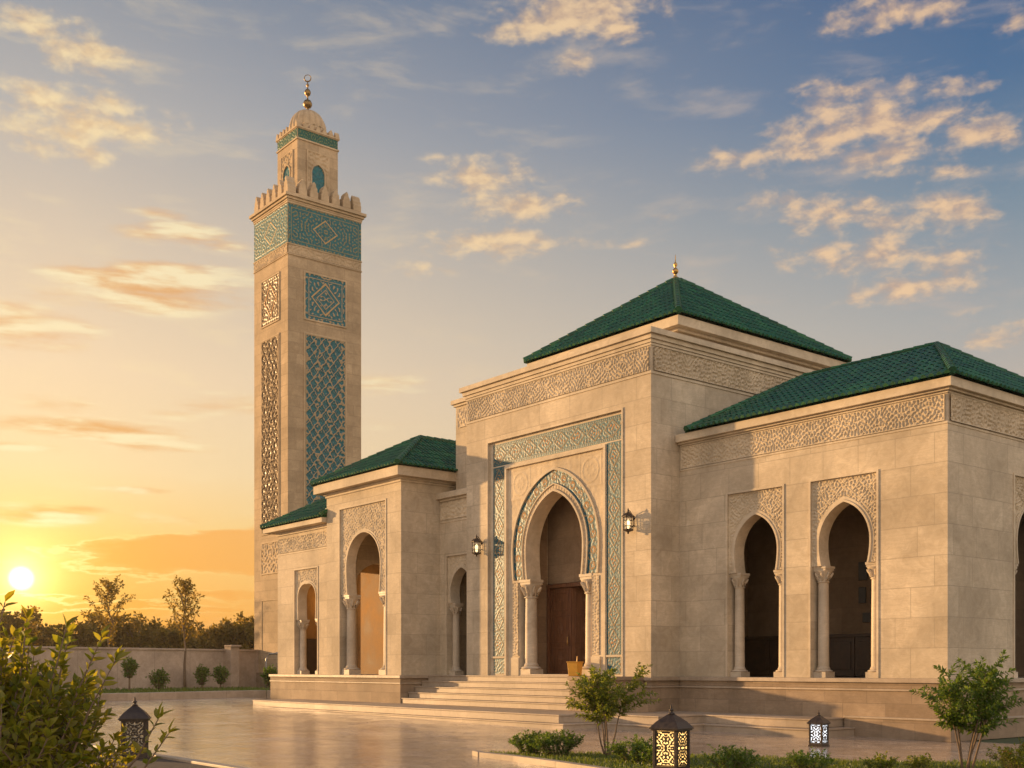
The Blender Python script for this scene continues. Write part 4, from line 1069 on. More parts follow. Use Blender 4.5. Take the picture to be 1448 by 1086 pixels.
def shoot(p, d, L, n, up=.25, jit=.18, rnd=random):
    pts = [Vector(p)]; d = Vector(d).normalized()
    for i in range(n):
        d = (d + Vector((rnd.gauss(0, jit), rnd.gauss(0, jit), rnd.gauss(0, jit * .6) + up * .35))).normalized(); pts.append(pts[-1] + d * L / n)
    return pts
def leaf_along(out, pts, t0, step, size, spread=.9, upb=.25, rnd=random, tuft=3):
    seg = [(pts[i + 1] - pts[i]).length for i in range(len(pts) - 1)]; tot = sum(seg); s = tot * t0; side = rnd.random() * 6.28
    while s < tot:
        a = 0; i = 0
        while i < len(seg) - 1 and a + seg[i] < s: a += seg[i]; i += 1
        q = min(1, (s - a) / seg[i]); p = pts[i].lerp(pts[i + 1], q); d = (pts[i + 1] - pts[i]).normalized(); b, c = perp(d)
        for k in (0, math.pi):
            an = side + k + rnd.gauss(0, .3); dr = d * (1 - spread * .55) + (b * math.cos(an) + c * math.sin(an)) * spread + Vector((0, 0, upb)); out.append((p, dr, size * rnd.uniform(.65, 1.15) * (1.0 - .25 * (s / tot))))
        side += 2.1; s += step * rnd.uniform(.7, 1.3)
    d = (pts[-1] - pts[-2]).normalized(); b, c = perp(d)
    for k in range(tuft):
        an = rnd.random() * 6.28; out.append((pts[-1], d + (b * math.cos(an) + c * math.sin(an)) * .45, size * rnd.uniform(.6, .95)))
def young_tree(loc, H, W, lab, seed, mat, leafsize, nst=5, clear=.34, dens=1.0, rz=0.0):
    rnd = random.Random(seed); t = tag(empty('young_tree', loc, rz), lab, 'tree', 'young trees in the right bed')
    tk = MB(); L = []
    for k in range(nst):
        a = 2 * math.pi * k / nst + rnd.uniform(-.4, .4); lean = rnd.uniform(.22, .55) if k else .05
        d = Vector((math.cos(a) * lean, math.sin(a) * lean, 1)); h = H * (rnd.uniform(.72, .95) if k else .9)
        pts = shoot((math.cos(a) * .025, math.sin(a) * .025, -.03), d, h, 9, .10, .07, rnd)
        tk.tube(pts, [.017 * H * .62 * (1 - .85 * i / 9) + .002 for i in range(10)], 6)
        leaf_along(L, pts[5:], .1, .045 / dens, leafsize, rnd=rnd)
        for i in range(3, 10):
            zf = pts[i].z / H
            if zf < clear: continue
            for q in range(3 if zf < .85 else 2):
                an = rnd.random() * 6.28; ll = W * .5 * rnd.uniform(.35, .85) * (1.15 - .7 * max(0, zf - .45) / .55)
                dd = Vector((math.cos(an) + d.x * .7, math.sin(an) + d.y * .7, rnd.uniform(.1, .9))); tw = shoot(pts[i], dd, ll, 5, .16, .2, rnd)
                tk.tube(tw, [.0048, .0042, .0036, .003, .0024, .0016], 4); leaf_along(L, tw, .15, .040 / dens, leafsize, rnd=rnd)
                if rnd.random() < .75:
                    b = tw[2]; an = rnd.random() * 6.28; tw2 = shoot(b, dd + Vector((math.cos(an), math.sin(an), .2)) * .8, ll * .55, 4, .1, .22, rnd); tk.tube(tw2, [.0032, .0028, .0022, .0018, .0012], 4); leaf_along(L, tw2, .1, .04 / dens, leafsize, rnd=rnd)
    tk.build('trunk', M['bark'], t, True); leaf_mesh('crown', L, mat, t); return t
def shrub(loc, rad, H, lab, seed, mat, leafsize, n=26, group=None, name='shrub', step=.03, cat='shrub', flowers=0, stem_r=.006):
    rnd = random.Random(seed); t = tag(empty(name, loc), lab, cat, group); tk = MB(); L = []; tips = []
    for k in range(n):
        a = rnd.random() * 6.28; rr = math.sqrt(rnd.random()); e = rr
        tip = Vector((math.cos(a) * rad * rr, math.sin(a) * rad * rr, H * rnd.uniform(.72, 1.05) * (1 - .5 * rr * rr))); b = Vector((math.cos(a) * rad * .3 * rr, math.sin(a) * rad * .3 * rr, -.02))
        m = b.lerp(tip, .5) + Vector((0, 0, H * .12 * rr)); pts = [b, b.lerp(m, .55), m, m.lerp(tip, .5) + Vector((rnd.gauss(0, .03 * rad), rnd.gauss(0, .03 * rad), .01)), tip]
        tk.tube(pts, [stem_r, stem_r * .8, stem_r * .65, stem_r * .45, stem_r * .25], 4); leaf_along(L, pts, .18, step, leafsize, rnd=rnd); tips.append(tip)
        for q in range(2):
            i = rnd.choice((2, 3)); an = rnd.random() * 6.28; tw = shoot(pts[i], Vector((math.cos(an), math.sin(an), .7)), rad * rnd.uniform(.25, .45), 3, .15, .2, rnd); leaf_along(L, tw, .0, step, leafsize, rnd=rnd)
    tk.build('stem', M['bark'], t, True); leaf_mesh('foliage', L, mat, t)
    if flowers:
        f = MB()
        for p in rnd.sample(tips, min(flowers, len(tips))):
            for k in range(6):
                an = k * math.pi / 3; f.add([(p.x, p.y, p.z + .01), (p.x + .03 * math.cos(an - .4), p.y + .03 * math.sin(an - .4), p.z + .03), (p.x + .045 * math.cos(an), p.y + .045 * math.sin(an), p.z + .035), (p.x + .03 * math.cos(an + .4), p.y + .03 * math.sin(an + .4), p.z + .03)], [(0, 1, 2, 3)])
        f.build('flowers', M['flower'], t)
    return t
# ---- right-hand bed: kerb, turf, grass, shrubs, two young trees
front = [(-3.05, -10.50), (-2.72, -10.62), (-1.70, -10.66), (-.37, -10.86), (.9, -11.12), (2.2, -11.5), (4.0, -12.1), (7.0, -13.2)]
back = [(8.5, -5.0), (3.9, -4.6), (3.0, -6.0), (2.09, -6.71), (.9, -7.1), (-.3, -7.7), (-1.5, -8.6), (-2.5, -9.5), (-3.05, -10.2)]
bed = MB(); bed.prism(front + back, -.01, .055); tag(bed.build('planting_bed', M['turf_ground']), kind='structure')
kb = MB()
for a, b in zip(front[:-1], front[1:]):
    d = Vector((b[0] - a[0], b[1] - a[1])).normalized(); nn = Vector((d.y, -d.x)) * .16
    kb.prism([(a[0] + nn.x, a[1] + nn.y), (b[0] + nn.x, b[1] + nn.y), (b[0], b[1]), (a[0], a[1])], 0, .115)
tag(kb.build('kerb', M['step'], bevel=.01), kind='structure')
def inside(p, poly):
    c = False; j = len(poly) - 1
    for i in range(len(poly)):
        if (poly[i][1] > p[1]) != (poly[j][1] > p[1]) and p[0] < (poly[j][0] - poly[i][0]) * (p[1] - poly[i][1]) / (poly[j][1] - poly[i][1]) + poly[i][0]: c = not c
        j = i
    return c
gl = []
while len(gl) < 26000:
    p = (random.uniform(-3.1, 7), random.uniform(-13, -4.5))
    if p[0] < 5.5 and inside(p, front + back): gl.append((Vector((p[0], p[1], .045)), Vector((random.gauss(0, .5), random.gauss(0, .5), 1)), random.uniform(.035, .085)))
tag(quad_leaves('grass', gl, M['grass'], None, .22), kind='stuff')
GR = 'low shrubs in the right bed'
shrub((-2.35, -9.92, .05), .42, .42, 'leftmost low bushy shrub beside the curved kerb', 201, M['leaf'], .075, 34, GR)
shrub((-1.75, -9.80, .05), .50, .46, 'low bushy shrub just left of the slender tree', 202, M['leaf'], .075, 40, GR)
shrub((.12, -9.72, .05), .46, .42, 'low bushy shrub between the slender tree and the amber lantern', 203, M['leaf'], .07, 38, GR)
shrub((.62, -9.75, .05), .36, .36, 'low shrub right behind the left side of the amber lantern', 223, M['leaf'], .07, 26, GR)
shrub((2.35, -9.95, .05), .44, .40, 'low feathery shrub just right of the amber lantern', 204, M['leaf'], .07, 38, GR)
shrub((2.95, -8.95, .05), .42, .32, 'low feathery shrub in front of the small white lantern', 205, M['leaf'], .065, 34, GR)
shrub((3.75, -8.35, .05), .30, .26, 'small pale spiky shrub left of the multi-stemmed tree', 206, M['leaf_yellow'], .07, 20, GR)
shrub((4.15, -7.85, .05), .26, .30, 'small leafy shrub at the foot of the multi-stemmed tree', 207, M['leaf_yellow'], .06, 18, GR)
shrub((5.15, -6.95, .05), .50, .50, 'flowering shrub with orange blossoms at the right edge', 208, M['leaf_yellow'], .06, 40, GR, flowers=9)
young_tree((-1.15, -9.16, .05), 1.6, 1.6, 'slender young tree with yellow green leaves before the entrance steps', 211, M['leaf_yellow'], .10, 6, .36, 1.5)
young_tree((4.64, -7.57, .05), 1.66, 1.6, 'multi-stemmed young tree at the corner of the side wing', 212, M['leaf'], .10, 6, .36, 1.7, 1.0)
# ---- kerbed bed at the lower left, behind the foreground bush
kl = MB(); kl.box(-12.0, 3.0, -15.78, -15.60, 0, .17); tag(kl.build('kerb', M['step'], bevel=.012), kind='structure')
bl = MB(); bl.box(-12.0, 3.0, -30.0, -15.78, -.01, .13); tag(bl.build('planting_bed', M['soil']), kind='structure')

# ---- the big foreground bush
rgt = Vector((math.cos(HEAD), math.sin(HEAD), 0)); fwd = Vector((-math.sin(HEAD), math.cos(HEAD), 0))
def foreground_bush():
    rnd = random.Random(77); c = CAM.copy(); c.z = 0; base = c + fwd * 6.3 + rgt * (-3.15)
    t = tag(empty('foreground_bush', base), 'large leafy bush in the near left corner, glowing against the sun', 'bush'); tk = MB(); L = []
    # heights of the crown over its width (metres along the picture plane, from the bush's middle)
    ox = [-1.2, .2, .37, .53, .69, .78, .84, .92, 1.02, 1.30]; oh = [1.86, 1.88, 1.80, 1.70, 1.60, 1.42, 1.06, .92, .85, 0.75]
    tips = []
    for k in range(330):
        x = rnd.uniform(-.9, .1) if k % 5 == 0 else rnd.uniform(.05, 1.27); y = rnd.uniform(-.55, .75); hmax = float(np.interp(x, ox, oh)) * (1 - .12 * abs(y))
        z = hmax * (rnd.uniform(.86, 1.0) if k < 150 else rnd.uniform(.45, .92))
        tips.append((x, y, z))
    # a few shoots that stand clear of the crown
    for (x, z, y) in ((.32, 1.97, .0), (.40, 1.88, .1), (.70, 1.82, -.1), (.86, 1.77, .0), (.97, 1.64, -.1), (1.24, 1.33, -.2), (1.31, 1.25, -.25), (.60, 1.80, .2)): tips.append((x, y, z))
    for k, (x, y, z) in enumerate(tips):
        sp_ = k >= 330
        b = rgt * (x * .35) + fwd * (y * .4); tip = rgt * x + fwd * y + Vector((0, 0, z)); m = b.lerp(tip, .55) + Vector((0, 0, .12)); m2 = m.lerp(tip, .55) + rgt * rnd.gauss(0, .04)
        pts = [b, b.lerp(m, .5), m, m2, tip]; tk.tube(pts, [.012, .010, .008, .006, .003], 5)
        leaf_along(L, pts[1:], (.35 if not sp_ else (.80 if x > 1.1 else .6)), .040 if not sp_ else .05, .105 if not sp_ else .125, .95, .35, rnd)
        for q in range(3):
            i = rnd.choice((2, 2, 3)); an = rnd.random() * 6.28; tw = shoot(pts[i], rgt * math.cos(an) + fwd * math.sin(an) + Vector((0, 0, .6)), rnd.uniform(.14, .30), 4, .2, .15, rnd)
            hm = float(np.interp(tw[-1].dot(rgt), ox, oh))
            if tw[-1].z > hm - .03 or tw[-1].dot(rgt) > 1.28: continue
            tk.tube(tw, [.005, .0045, .004, .003, .002], 4); leaf_along(L, tw, .1, .042, .095, .95, .3, rnd)
    tk.build('stem', M['bark'], t, True); leaf_mesh('foliage', L, M['leaf_big'], t, .40, .09, .16)
foreground_bush()

# ================================================================== far garden, boundary wall, trees
gd = MB(); gd.prism([(-33.3, -14), (-34.2, -5.0), (-36.2, 1.9), (-34.0, 3.0), (-28.0, 3.4), (-28, 40), (-75, 40), (-75, -14)], -.01, .42); tag(gd.build('garden', M['turf_ground']), kind='structure')
kg = [(-32.4, -14), (-33.0, -9.0), (-33.9, -4.7), (-35.4, -.5), (-35.6, 1.6), (-34.3, 2.6), (-28.0, 3.0)]
k2 = MB()
for a, b in zip(kg[:-1], kg[1:]):
    d = Vector((b[0] - a[0], b[1] - a[1])).normalized(); nn = Vector((-d.y, d.x)) * .5
    k2.prism([(a[0], a[1]), (b[0], b[1]), (b[0] + nn.x, b[1] + nn.y), (a[0] + nn.x, a[1] + nn.y)], 0, .56)
tag(k2.build('kerb', M['step'], bevel=.02), kind='structure')
gp_ = [(-33.5, -13), (-34.5, -4.6), (-36.4, 1.6), (-35, 3.2), (-36, 6), (-47.8, 6), (-45.5, -13)]
ggl = []
while len(ggl) < 9000:
    p = (random.uniform(-48, -33), random.uniform(-13, 6))
    if inside(p, gp_): ggl.append((Vector((p[0], p[1], .40)), Vector((random.gauss(0, .6), random.gauss(0, .6), 1)), random.uniform(.10, .24)))
tag(quad_leaves('garden_grass', ggl, M['grass'], None, .3), kind='stuff')
wl = tag(empty('boundary_wall', (-48, 2.0, 0)), 'long low plastered boundary wall with coping and one pier', 'wall')
wa, wb = Vector((-44.7, -16.0)), Vector((-49.9, 9.6)); wd = (wb - wa).normalized(); wn = Vector((wd.y, -wd.x))
def wprism(mb, s0, s1, off, th, z0, z1):
    a = wa + wd * s0 - wn * off; b = wa + wd * s1 - wn * off; c_ = wn * th
    mb.prism([(a.x, a.y), (a.x + c_.x, a.y + c_.y), (b.x + c_.x, b.y + c_.y), (b.x, b.y)], z0, z1)
LW = (wb - wa).length
m = MB(); wprism(m, 0, LW, 0, .35, 0, 2.60); m.build('wall_body', M['fence_wall'], wl); m = MB(); wprism(m, 0, LW, .06, .47, 2.60, 2.72); m.build('coping', M['fence_wall'], wl, bevel=.02)
m = MB(); wprism(m, 21.9, 22.5, -.30, .62, 0, 2.86); wprism(m, 21.85, 22.55, -.34, .72, 2.86, 2.96)
m.build('pier', M['fence_wall'], wl, bevel=.02); fix(wl)

def crown_leaves(rnd, centre, rx, rz_, n, size, L, shell=.55):
    for k in range(n):
        v = Vector((rnd.gauss(0, 1), rnd.gauss(0, 1), rnd.gauss(0, 1))).normalized(); r = shell + (1 - shell) * rnd.random()
        p = centre + Vector((v.x * rx * r, v.y * rx * r, v.z * rz_ * r)); L.append((p, v + Vector((rnd.gauss(0, .6), rnd.gauss(0, .6), rnd.gauss(0, .6))), size * rnd.uniform(.6, 1.3)))
def far_tree(loc, H, W, lab, seed, group='broad trees beyond the boundary wall'):
    rnd = random.Random(seed); t = tag(empty('broad_tree', loc), lab, 'tree', group); tk = MB(); L = []
    tk.tube([(0, 0, -.1), (rnd.gauss(0, .1), 0, H * .3), (rnd.gauss(0, .2), rnd.gauss(0, .2), H * .75)], [H * .035, H * .028, H * .008], 8)
    for k in range(16):
        a = rnd.random() * 6.28; rr = math.sqrt(rnd.random()) * .8; zz = rnd.uniform(.30, .92); lim = math.sqrt(max(.05, 1 - ((zz - .55) / .5) ** 2))
        c = Vector((math.cos(a) * W * .5 * rr * lim, math.sin(a) * W * .5 * rr * lim, H * zz)); tk.tube([(0, 0, H * max(.2, zz - .3)), tuple(c * .6 + Vector((0, 0, c.z * .38))), tuple(c)], [H * .012, H * .008, H * .003], 5)
        s = W * rnd.uniform(.14, .22); crown_leaves(rnd, c, s, s * .75, 150, .40, L, .45)
        for q in range(4): crown_leaves(rnd, c + Vector((rnd.gauss(0, s), rnd.gauss(0, s), min(s * .9, abs(rnd.gauss(0, s * .6))))), s * .38, s * .35, 30, .36, L, .1)
    tk.build('trunk', M['bark'], t, True); quad_leaves('crown', L, M['leaf_far'], t, .6)
ft_ = [(-104.6, 6.3, 7.6, 8, 'broad dark tree at the far left under the sun'), (-97.6, 7.0, 7.0, 6.5, 'broad glowing tree just right of the sun'), (-90.7, 7.6, 6.0, 4.4, 'rounded tree behind the tip of the foreground bush'), (-104.0, 13.2, 4.2, 4, 'low tree between the sun and the first sapling'),
       (-92.0, 11.2, 5.6, 4.2, 'dense tree left of the first tall sapling'), (-93.9, 14.3, 6.4, 5, 'dark tree behind the first tall sapling'), (-92.0, 16.6, 6.9, 5.2, 'dense tree just right of the first tall sapling'), (-88.0, 17.9, 5.6, 4.2, 'broad tree midway between the two tall saplings'),
       (-95.2, 21.0, 5.9, 6.0, 'broad tree behind the second tall sapling'), (-90.7, 23.5, 5.0, 5.5, 'dark tree right of the second tall sapling'), (-80.2, 20.3, 6.1, 4.2, 'bushy tree near the minaret above the wall pier'), (-86.7, 26.2, 7.2, 5.5, 'broad tree partly hidden by the minaret')]
for i, (x, y, H, W, lab) in enumerate(ft_): far_tree((x, y, 0), H, W, lab, 300 + i)
def sapling(loc, H, W, clear, lab, seed, leafsize):
    rnd = random.Random(seed); t = tag(empty('sapling', loc), lab, 'tree', 'tall saplings by the boundary wall'); tk = MB(); L = []
    tr_ = [Vector((rnd.gauss(0, .02) * i, rnd.gauss(0, .02) * i, H * i / 8 - .05)) for i in range(9)]; tk.tube(tr_, [.085 - .008 * i for i in range(9)], 8)
    for k in range(21):
        zf = clear + (1 - clear) * (k / 21) ** .9; a = k * 2.4 + rnd.uniform(-.4, .4); ll = W * .5 * (.45 + .85 * math.sin(math.pi * min(1, .12 + ((zf - clear) / (1 - clear)) * .88) ** .75)) * rnd.uniform(.8, 1.15)
        b = Vector((0, 0, H * zf)); pts = shoot(b, Vector((math.cos(a), math.sin(a), .75)), ll, 5, .28, .10, rnd); tk.tube(pts, [.028, .022, .018, .013, .009, .005], 5)
        for i in range(1, 6): crown_leaves(rnd, pts[i], W * .05, W * .045, 17, leafsize * .9, L, .1)
    crown_leaves(rnd, Vector((0, 0, H * .98)), W * .05, W * .09, 40, leafsize, L, .1)
    tk.build('trunk', M['bark'], t, True); quad_leaves('crown', L, M['leaf_far'], t, .5)
sapling((-61.95, 3.43, .2), 6.95, 3.1, .42, 'tall sapling behind the wall with feathery crown, left one', 401, .20)
sapling((-48.1, 2.85, .4), 5.95, 2.6, .46, 'tall sapling with bare thin trunk in front of the wall', 402, .17)
GG = 'small shrubs along the boundary wall'
def pot_shrub(px, loc, rad, H, lab, seed, clear):
    t = shrub((loc[0], loc[1], loc[2] + clear), rad, H - clear, lab, seed, M['leaf'], .17, 26, GG, 'garden_shrub', .12, 'shrub', 0, .03)
    LL = []; crown_leaves(random.Random(seed), Vector((0, 0, (H - clear) * .47)), rad * .88, (H - clear) * .5, 420, .13, LL, .3); quad_leaves('inner_foliage', LL, M['leaf'], t)
    q = MB(); q.tube([(0, 0, -clear - .05), (.02, 0, -clear * .4), (0, 0, .25)], [.06, .05, .035], 6); q.build('trunk', M['bark'], t, True); return t
pot_shrub(0, (-42.3, -2.47, .40), .42, 1.75, 'small round topiary on a bare stem beside the lantern', 411, .75)
pot_shrub(0, (-45.27, .22, .40), .56, 1.2, 'round shrub before the wall between lantern and sapling', 412, .12)
pot_shrub(0, (-46.6, 3.2, .40), .46, 1.4, 'conical shrub just right of the tall sapling trunk', 413, .3)
pot_shrub(0, (-46.4, 4.2, .40), .46, 1.4, 'conical shrub nearer to the wall pier', 414, .35)
pot_shrub(0, (-36.9, 2.45, .40), .42, 1.35, 'small round shrub at the foot of the minaret', 415, .35)
# distant hill
hl = MB(); hp = [(-30, 0), (-18, 2.6), (-9, 4.2), (-3, 5.2), (4, 5.6), (10, 4.6), (19, 3.0), (32, 0)]
hc = CAM + fwd * 185 + rgt * (-75); rows_ = []
vs = []; 
for j, s in enumerate((0, .55, 1.0, .6, 0)):
    for (x, z) in hp: p = hc + rgt * x * .67 + fwd * (j * 8); vs.append((p.x, p.y, z * s * 1.06 + (random.random() * .5 if s else -.05)))
n_ = len(hp); fs = [(j * n_ + i, j * n_ + i + 1, (j + 1) * n_ + i + 1, (j + 1) * n_ + i) for j in range(4) for i in range(n_ - 1)]
hl.add(vs, fs); M['hill'] = simple('dry_hillside', (.30, .24, .20), .95, 0, .2, .2)
tag(hl.build('hill', M['hill'], None, True), kind='structure')

# ================================================================== sky, sun, camera
wd_ = bpy.data.worlds.new('World'); scene.world = wd_; wd_.use_nodes = True
class WT(NT):
    def __init__(s, w): s.t = w.node_tree; s.b = None
T = WT(wd_); bg = T.t.nodes['Background']
tc = T.n('ShaderNodeTexCoord'); D = tc.outputs['Generated']
def dot(v, w):
    n = T.n('ShaderNodeVectorMath', operation='DOT_PRODUCT'); T.l(v, n.inputs[0]); n.inputs[1].default_value = w; return n.outputs['Value']
dx, dy, dz = dot(D, tuple(rgt)), dot(D, tuple(fwd)), dot(D, (0, 0, 1))
az = T.math('ARCTAN2', dx, dy); el = T.math('ARCSINE', dz)     # azimuth from the street axis, elevation
sky = T.n('ShaderNodeTexSky'); sky.sky_type = 'NISHITA'; sky.sun_disc = False; sky.sun_elevation = SUN_EL; sky.sun_rotation = math.atan2(SUN_H.x, SUN_H.y); sky.dust_density = 3.0; sky.ozone_density = 1.5; sky.air_density = 1.2
eld = T.maprange(el, 0.0, R(60))
def sk(*stops): return T.ramp(eld, [(e / 60.0, lin(c)) for e, c in stops])
near = sk((0, (250, 146, 46)), (2.5, (255, 176, 62)), (6, (255, 208, 116)), (9.5, (252, 221, 168)), (14, (248, 218, 178)), (20, (220, 200, 176)), (25, (182, 178, 174)), (31, (134, 144, 158)), (60, (66, 90, 132)))
far = sk((0, (226, 178, 132)), (5, (222, 190, 156)), (11, (203, 185, 167)), (16, (170, 171, 170)), (21, (124, 144, 161)), (26, (78, 112, 150)), (31, (58, 94, 138)), (60, (44, 72, 118)))
anti = sk((0, (250, 222, 196)), (6, (255, 232, 204)), (14, (255, 234, 212)), (24, (240, 224, 212)), (35, (210, 206, 208)), (60, (150, 160, 186)))
anti = T.mix(1.0, anti, (ANTI, ANTI, ANTI, 1), 'MULTIPLY')
sunaz = math.atan2(SUN_VIS.dot(rgt), SUN_VIS.dot(fwd))
daz = T.math('ABSOLUTE', T.math('SUBTRACT', az, sunaz))
daz = T.math('MINIMUM', daz, T.math('SUBTRACT', 2 * math.pi, daz))
base = T.mix(T.maprange(daz, R(2), R(46), 0, 1), near, far)
base = T.mix(T.maprange(daz, R(54), R(105), 0, 1, True), base, anti)
# clouds: broken fields laid out over the dome
cvec = T.n('ShaderNodeCombineXYZ'); T.l(az, cvec.inputs[0]); T.l(el, cvec.inputs[1])
cv = cvec.outputs[0]
def pxd(x, y):
    a = math.atan((x - 724) / 1596.0); return a, math.atan((945 - y) / 1596.0 * math.cos(a))
BL = [  # x, y, half-width, half-height, weight  (upper, broken flakes)
 (60, 40, 70, 28, .8), (120, 75, 70, 26, .95), (30, 20, 40, 18, .5), (100, 150, 95, 26, .95), (60, 185, 70, 26, .9), (140, 175, 90, 28, .9), (90, 212, 70, 18, .7), (230, 175, 40, 18, .45), (170, 110, 40, 14, .3),
 (820, 15, 90, 40, 1.1), (750, 45, 60, 24, .9), (865, 42, 50, 22, .95), (805, 88, 28, 18, .8), (1240, 18, 75, 26, .85), (1320, 12, 60, 22, .7), (1440, 25, 40, 22, .75), (1225, 45, 40, 10, .4),
 (1185, 130, 60, 24, .8), (1260, 125, 50, 18, .6), (1345, 128, 60, 18, .65), (1215, 180, 110, 34, 1.05), (1290, 170, 90, 26, .95), (1380, 190, 60, 26, 1.0), (1130, 218, 70, 24, .9), (1235, 212, 90, 22, .95), (1020, 228, 60, 16, .7), (1340, 245, 50, 12, .5), (1270, 245, 50, 14, .5),
 (1100, 282, 60, 14, .65), (1180, 302, 80, 26, .85), (1345, 298, 60, 30, 1.05), (1250, 310, 60, 18, .7), (1215, 362, 90, 24, .9), (1330, 372, 65, 24, .9), (1280, 408, 90, 18, .85), (1010, 290, 50, 8, .35), (1350, 408, 50, 12, .5), (1120, 350, 50, 12, .35),
 (680, 250, 70, 26, .9), (735, 290, 75, 22, .9), (700, 345, 90, 20, .95), (600, 383, 40, 12, .6), (640, 232, 40, 14, .6), (880, 345, 50, 8, .4), (790, 330, 40, 8, .3), (1425, 475, 60, 18, .8), (1395, 440, 40, 10, .4), (570, 345, 40, 12, .3), (930, 308, 25, 8, .4)]
BW = [  # low, long banks
 (240, 400, 130, 26, .95), (170, 425, 120, 18, .6), (330, 420, 70, 16, .6), (215, 300, 50, 12, .55), (245, 330, 60, 16, .8), (300, 345, 50, 10, .45), (40, 465, 80, 26, .8), (20, 440, 60, 14, .6), (60, 570, 60, 14, .5),
 (110, 605, 130, 12, .95), (230, 632, 60, 9, .85), (30, 632, 60, 7, .6), (340, 572, 80, 15, .6), (560, 545, 90, 18, .4), (250, 588, 40, 8, .3), (190, 693, 45, 5, .6), (50, 728, 70, 13, .8), (115, 720, 45, 6, .7), (265, 735, 80, 9, .55), (560, 600, 60, 12, .3)]
BD = [(330, 785, 190, 34, 1.0), (150, 775, 80, 20, .7), (180, 795, 90, 16, .6), (60, 850, 180, 16, .55), (330, 850, 160, 24, .5)]     # duller bank over the horizon by the sun
def field(bl, grow=1.0):
    acc = None
    for (x, y, sx, sy, w) in bl:
        a, e = pxd(x, y); a2, e2 = pxd(x + sx, y); a3, e3 = pxd(x, y - sy)
        iv = (1 / (abs(a2 - a) * grow * 2.1), 1 / (abs(e3 - e) * grow * 2.0), 0)
        n = T.n('ShaderNodeVectorMath', operation='MULTIPLY_ADD'); T.l(cv, n.inputs[0]); n.inputs[1].default_value = iv; n.inputs[2].default_value = (-a * iv[0], -e * iv[1], 0)
        q = T.n('ShaderNodeVectorMath', operation='LENGTH'); T.l(n.outputs[0], q.inputs[0])
        m = T.maprange(q.outputs['Value'], 0.0, 1.0, w, 0.0, True)
        acc = m if acc is None else T.math('MAXIMUM', acc, m)
    return acc
def cnoise(sx, sy, off, scale, detail=7, rough=.58, dist=.3, rot=0.0):
    mp = T.n('ShaderNodeMapping'); mp.inputs['Scale'].default_value = (sx, sy, 1); mp.inputs['Location'].default_value = off; mp.inputs['Rotation'].default_value = (0, 0, rot); T.l(cv, mp.inputs[0])
    return T.noise(mp.outputs[0], scale, detail, rough, dist)
up_f, lo_f, du_f = field(BL), field(BW), field(BD)
n_up = cnoise(34, 62, (0, 0, 0), 1.0, 8, .57, .12, R(-10)); n_up2 = cnoise(34, 62, (.20, -.36, 0), 1.0, 8, .57, .12, R(-10))
n_lo = cnoise(11, 60, (3, 1, 0), 1.0, 8, .57, .2, R(3)); n_lo2 = cnoise(11, 60, (3.06, .55, 0), 1.0, 8, .57, .2, R(3))
fine = cnoise(95, 150, (1, 2, 0), 1.0, 4, .6, .3)
def cover(f, n, gain, thr, soft):
    v = T.math('ADD', T.math('MULTIPLY', n, gain), T.math('MULTIPLY', f, 1.0)); v = T.math('ADD', v, T.math('MULTIPLY', fine, .16))
    return T.maprange(v, thr, thr + soft, 0, 1, True)
up_a = T.math('MULTIPLY', cover(up_f, n_up, 2.5, 1.52, 1.0), T.maprange(up_f, 0.02, .35, 0, 1, True))
lo_a = T.math('MULTIPLY', cover(lo_f, n_lo, 2.2, 1.28, .75), T.maprange(lo_f, 0.02, .35, 0, 1, True))
du_a = T.math('MULTIPLY', cover(du_f, n_lo, 1.6, 1.18, .35), T.maprange(du_f, 0.02, .3, 0, 1, True))
# sunlit crests and duller bellies
up_l = T.maprange(T.math('SUBTRACT', n_up, n_up2), -.16, .16, 0, 1, True); lo_l = T.maprange(T.math('SUBTRACT', n_lo, n_lo2), -.15, .15, 0, 1, True)
nearw = T.maprange(daz, R(4), R(38), 1, 0)
up_c = T.mix(up_l, T.mix(nearw, lin((196, 166, 146)), lin((236, 196, 142))), T.mix(nearw, lin((250, 208, 160)), lin((255, 226, 172))))
lo_c = T.mix(lo_l, lin((232, 168, 94)), lin((255, 236, 188)))
veil = T.math('MULTIPLY', T.maprange(cnoise(9, 34, (7, 4, 0), 1.0, 8, .60, .25, R(-6)), .50, .78, 0, 1, True), T.maprange(el, R(2), R(8), .2, .42))
c = T.mix(veil, base, T.mix(nearw, lin((206, 184, 168)), lin((255, 228, 176))))
c = T.mix(T.math('MULTIPLY', up_a, .84), c, up_c)
c = T.mix(T.math('MULTIPLY', lo_a, .85), c, lo_c)
edge = T.maprange(T.math('ABSOLUTE', T.math('SUBTRACT', du_a, .28)), 0.0, .26, 1, 0, True)
c = T.mix(T.math('MULTIPLY', du_a, .80), c, T.mix(nearw, lin((232, 172, 118)), lin((250, 170, 66))))
sdot = dot(D, tuple(SUN_VIS)); sang = T.math('ARCCOSINE', T.math('MINIMUM', sdot, 1.0))
c = T.mix(T.math('MULTIPLY', T.math('MULTIPLY', edge, T.maprange(sang, R(1), R(11), 1, 0)), T.math('MULTIPLY', T.maprange(du_f, 0.02, .2, 0, 1), .9)), c, lin((255, 238, 150)))
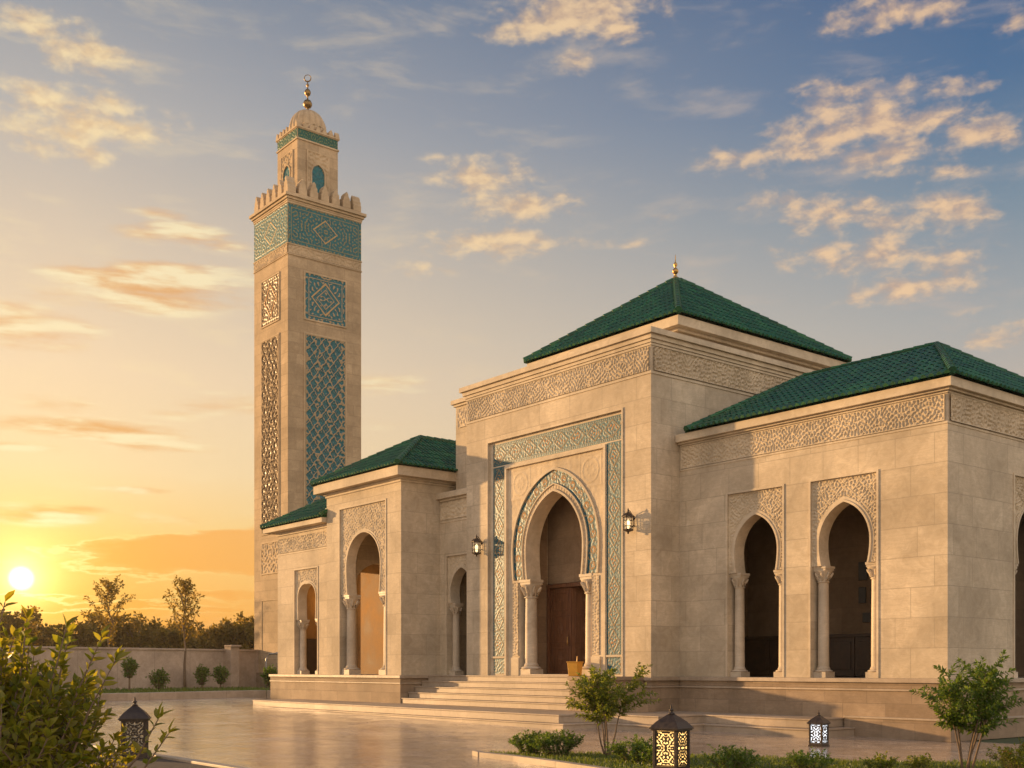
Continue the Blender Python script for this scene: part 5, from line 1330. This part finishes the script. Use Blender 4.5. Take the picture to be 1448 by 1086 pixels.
# the sun's aureole and its disc behind thin haze
g1 = T.math('POWER', 2.718, T.math('MULTIPLY', sang, -1 / R(3.0))); g2 = T.math('POWER', 2.718, T.math('MULTIPLY', sang, -1 / R(0.8)))
def scaled(f, colr): return T.mix(f, (0, 0, 0, 1), colr)
def add(a, b): return T.mix(1.0, a, b, 'ADD')
c = add(c, scaled(g1, (.62, .36, .04, 1)))
disc = T.maprange(sang, R(.02), R(.66), 1, 0, True)
g2c = T.n('ShaderNodeVectorMath', operation='SCALE'); g2c.inputs[0].default_value = (2.6, 1.9, .8); T.l(g2, g2c.inputs['Scale'])
dc = T.n('ShaderNodeVectorMath', operation='SCALE'); dc.inputs[0].default_value = (5.0, 4.6, 3.4); T.l(disc, dc.inputs['Scale'])
c = add(add(c, g2c.outputs[0]), dc.outputs[0])
# Sky Texture under the painted haze, all through one Background
k = T.n('ShaderNodeVectorMath', operation='SCALE'); T.l(c, k.inputs[0]); k.inputs['Scale'].default_value = 10.0 / (2 ** EXPO)
fin_ = T.mix(0.93, sky.outputs[0], k.outputs[0])
for nd in T.t.nodes:
    if nd.type == 'MIX': nd.clamp_result = False; nd.clamp_factor = True
T.l(fin_, bg.inputs[0]); bg.inputs[1].default_value = 0.10
wd_.cycles.sampling_method = 'MANUAL'; wd_.cycles.sample_map_resolution = 1024

sl = bpy.data.lights.new('sun', 'SUN'); sl.energy = 3.5; sl.angle = R(1.2); sl.color = (1.0, 0.61, 0.27)
so = bpy.data.objects.new('sun', sl); col.objects.link(so)
to_sun = Vector((SUN_H.x * math.cos(SUN_EL), SUN_H.y * math.cos(SUN_EL), math.sin(SUN_EL)))
so.rotation_euler = to_sun.to_track_quat('Z', 'Y').to_euler(); so.location = (0, -20, 30)

hz = MB(); hz.box(-216, 61, -76, 151, -1.0, 39.0); hzo = tag(hz.build('haze', None), kind='stuff')
hm_ = bpy.data.materials.new('thin_evening_haze'); hm_.use_nodes = True; ht = hm_.node_tree; ht.nodes.remove(ht.nodes['Principled BSDF'])
pvn = ht.nodes.new('ShaderNodeVolumePrincipled'); pvn.inputs['Color'].default_value = (1.0, .88, .70, 1); pvn.inputs['Density'].default_value = 0.0003; pvn.inputs['Anisotropy'].default_value = .55
ht.links.new(pvn.outputs[0], ht.nodes['Material Output'].inputs['Volume']); hzo.data.materials.append(hm_)

cd = bpy.data.cameras.new('camera'); co = bpy.data.objects.new('camera', cd); col.objects.link(co)
co.location = CAM; co.rotation_euler = (R(90), 0, HEAD)
cd.sensor_width = 36.0; cd.lens = 36.0 * 1595.95 / 1448.0; cd.shift_y = (945 - 543) / 1448.0; cd.clip_start = .1; cd.clip_end = 3000
scene.camera = co
scene.render.engine = 'CYCLES'
scene.cycles.use_denoising = True
try: scene.cycles.denoiser = 'OPENIMAGEDENOISE'
except Exception: pass
scene.cycles.max_bounces = 8; scene.cycles.diffuse_bounces = 4; scene.cycles.glossy_bounces = 3; scene.cycles.transparent_max_bounces = 8
scene.cycles.sample_clamp_indirect = 6.0; scene.cycles.caustics_reflective = False; scene.cycles.caustics_refractive = False
scene.view_settings.view_transform = 'Standard'; scene.view_settings.look = 'None'; scene.view_settings.exposure = EXPO; scene.view_settings.gamma = 1.0
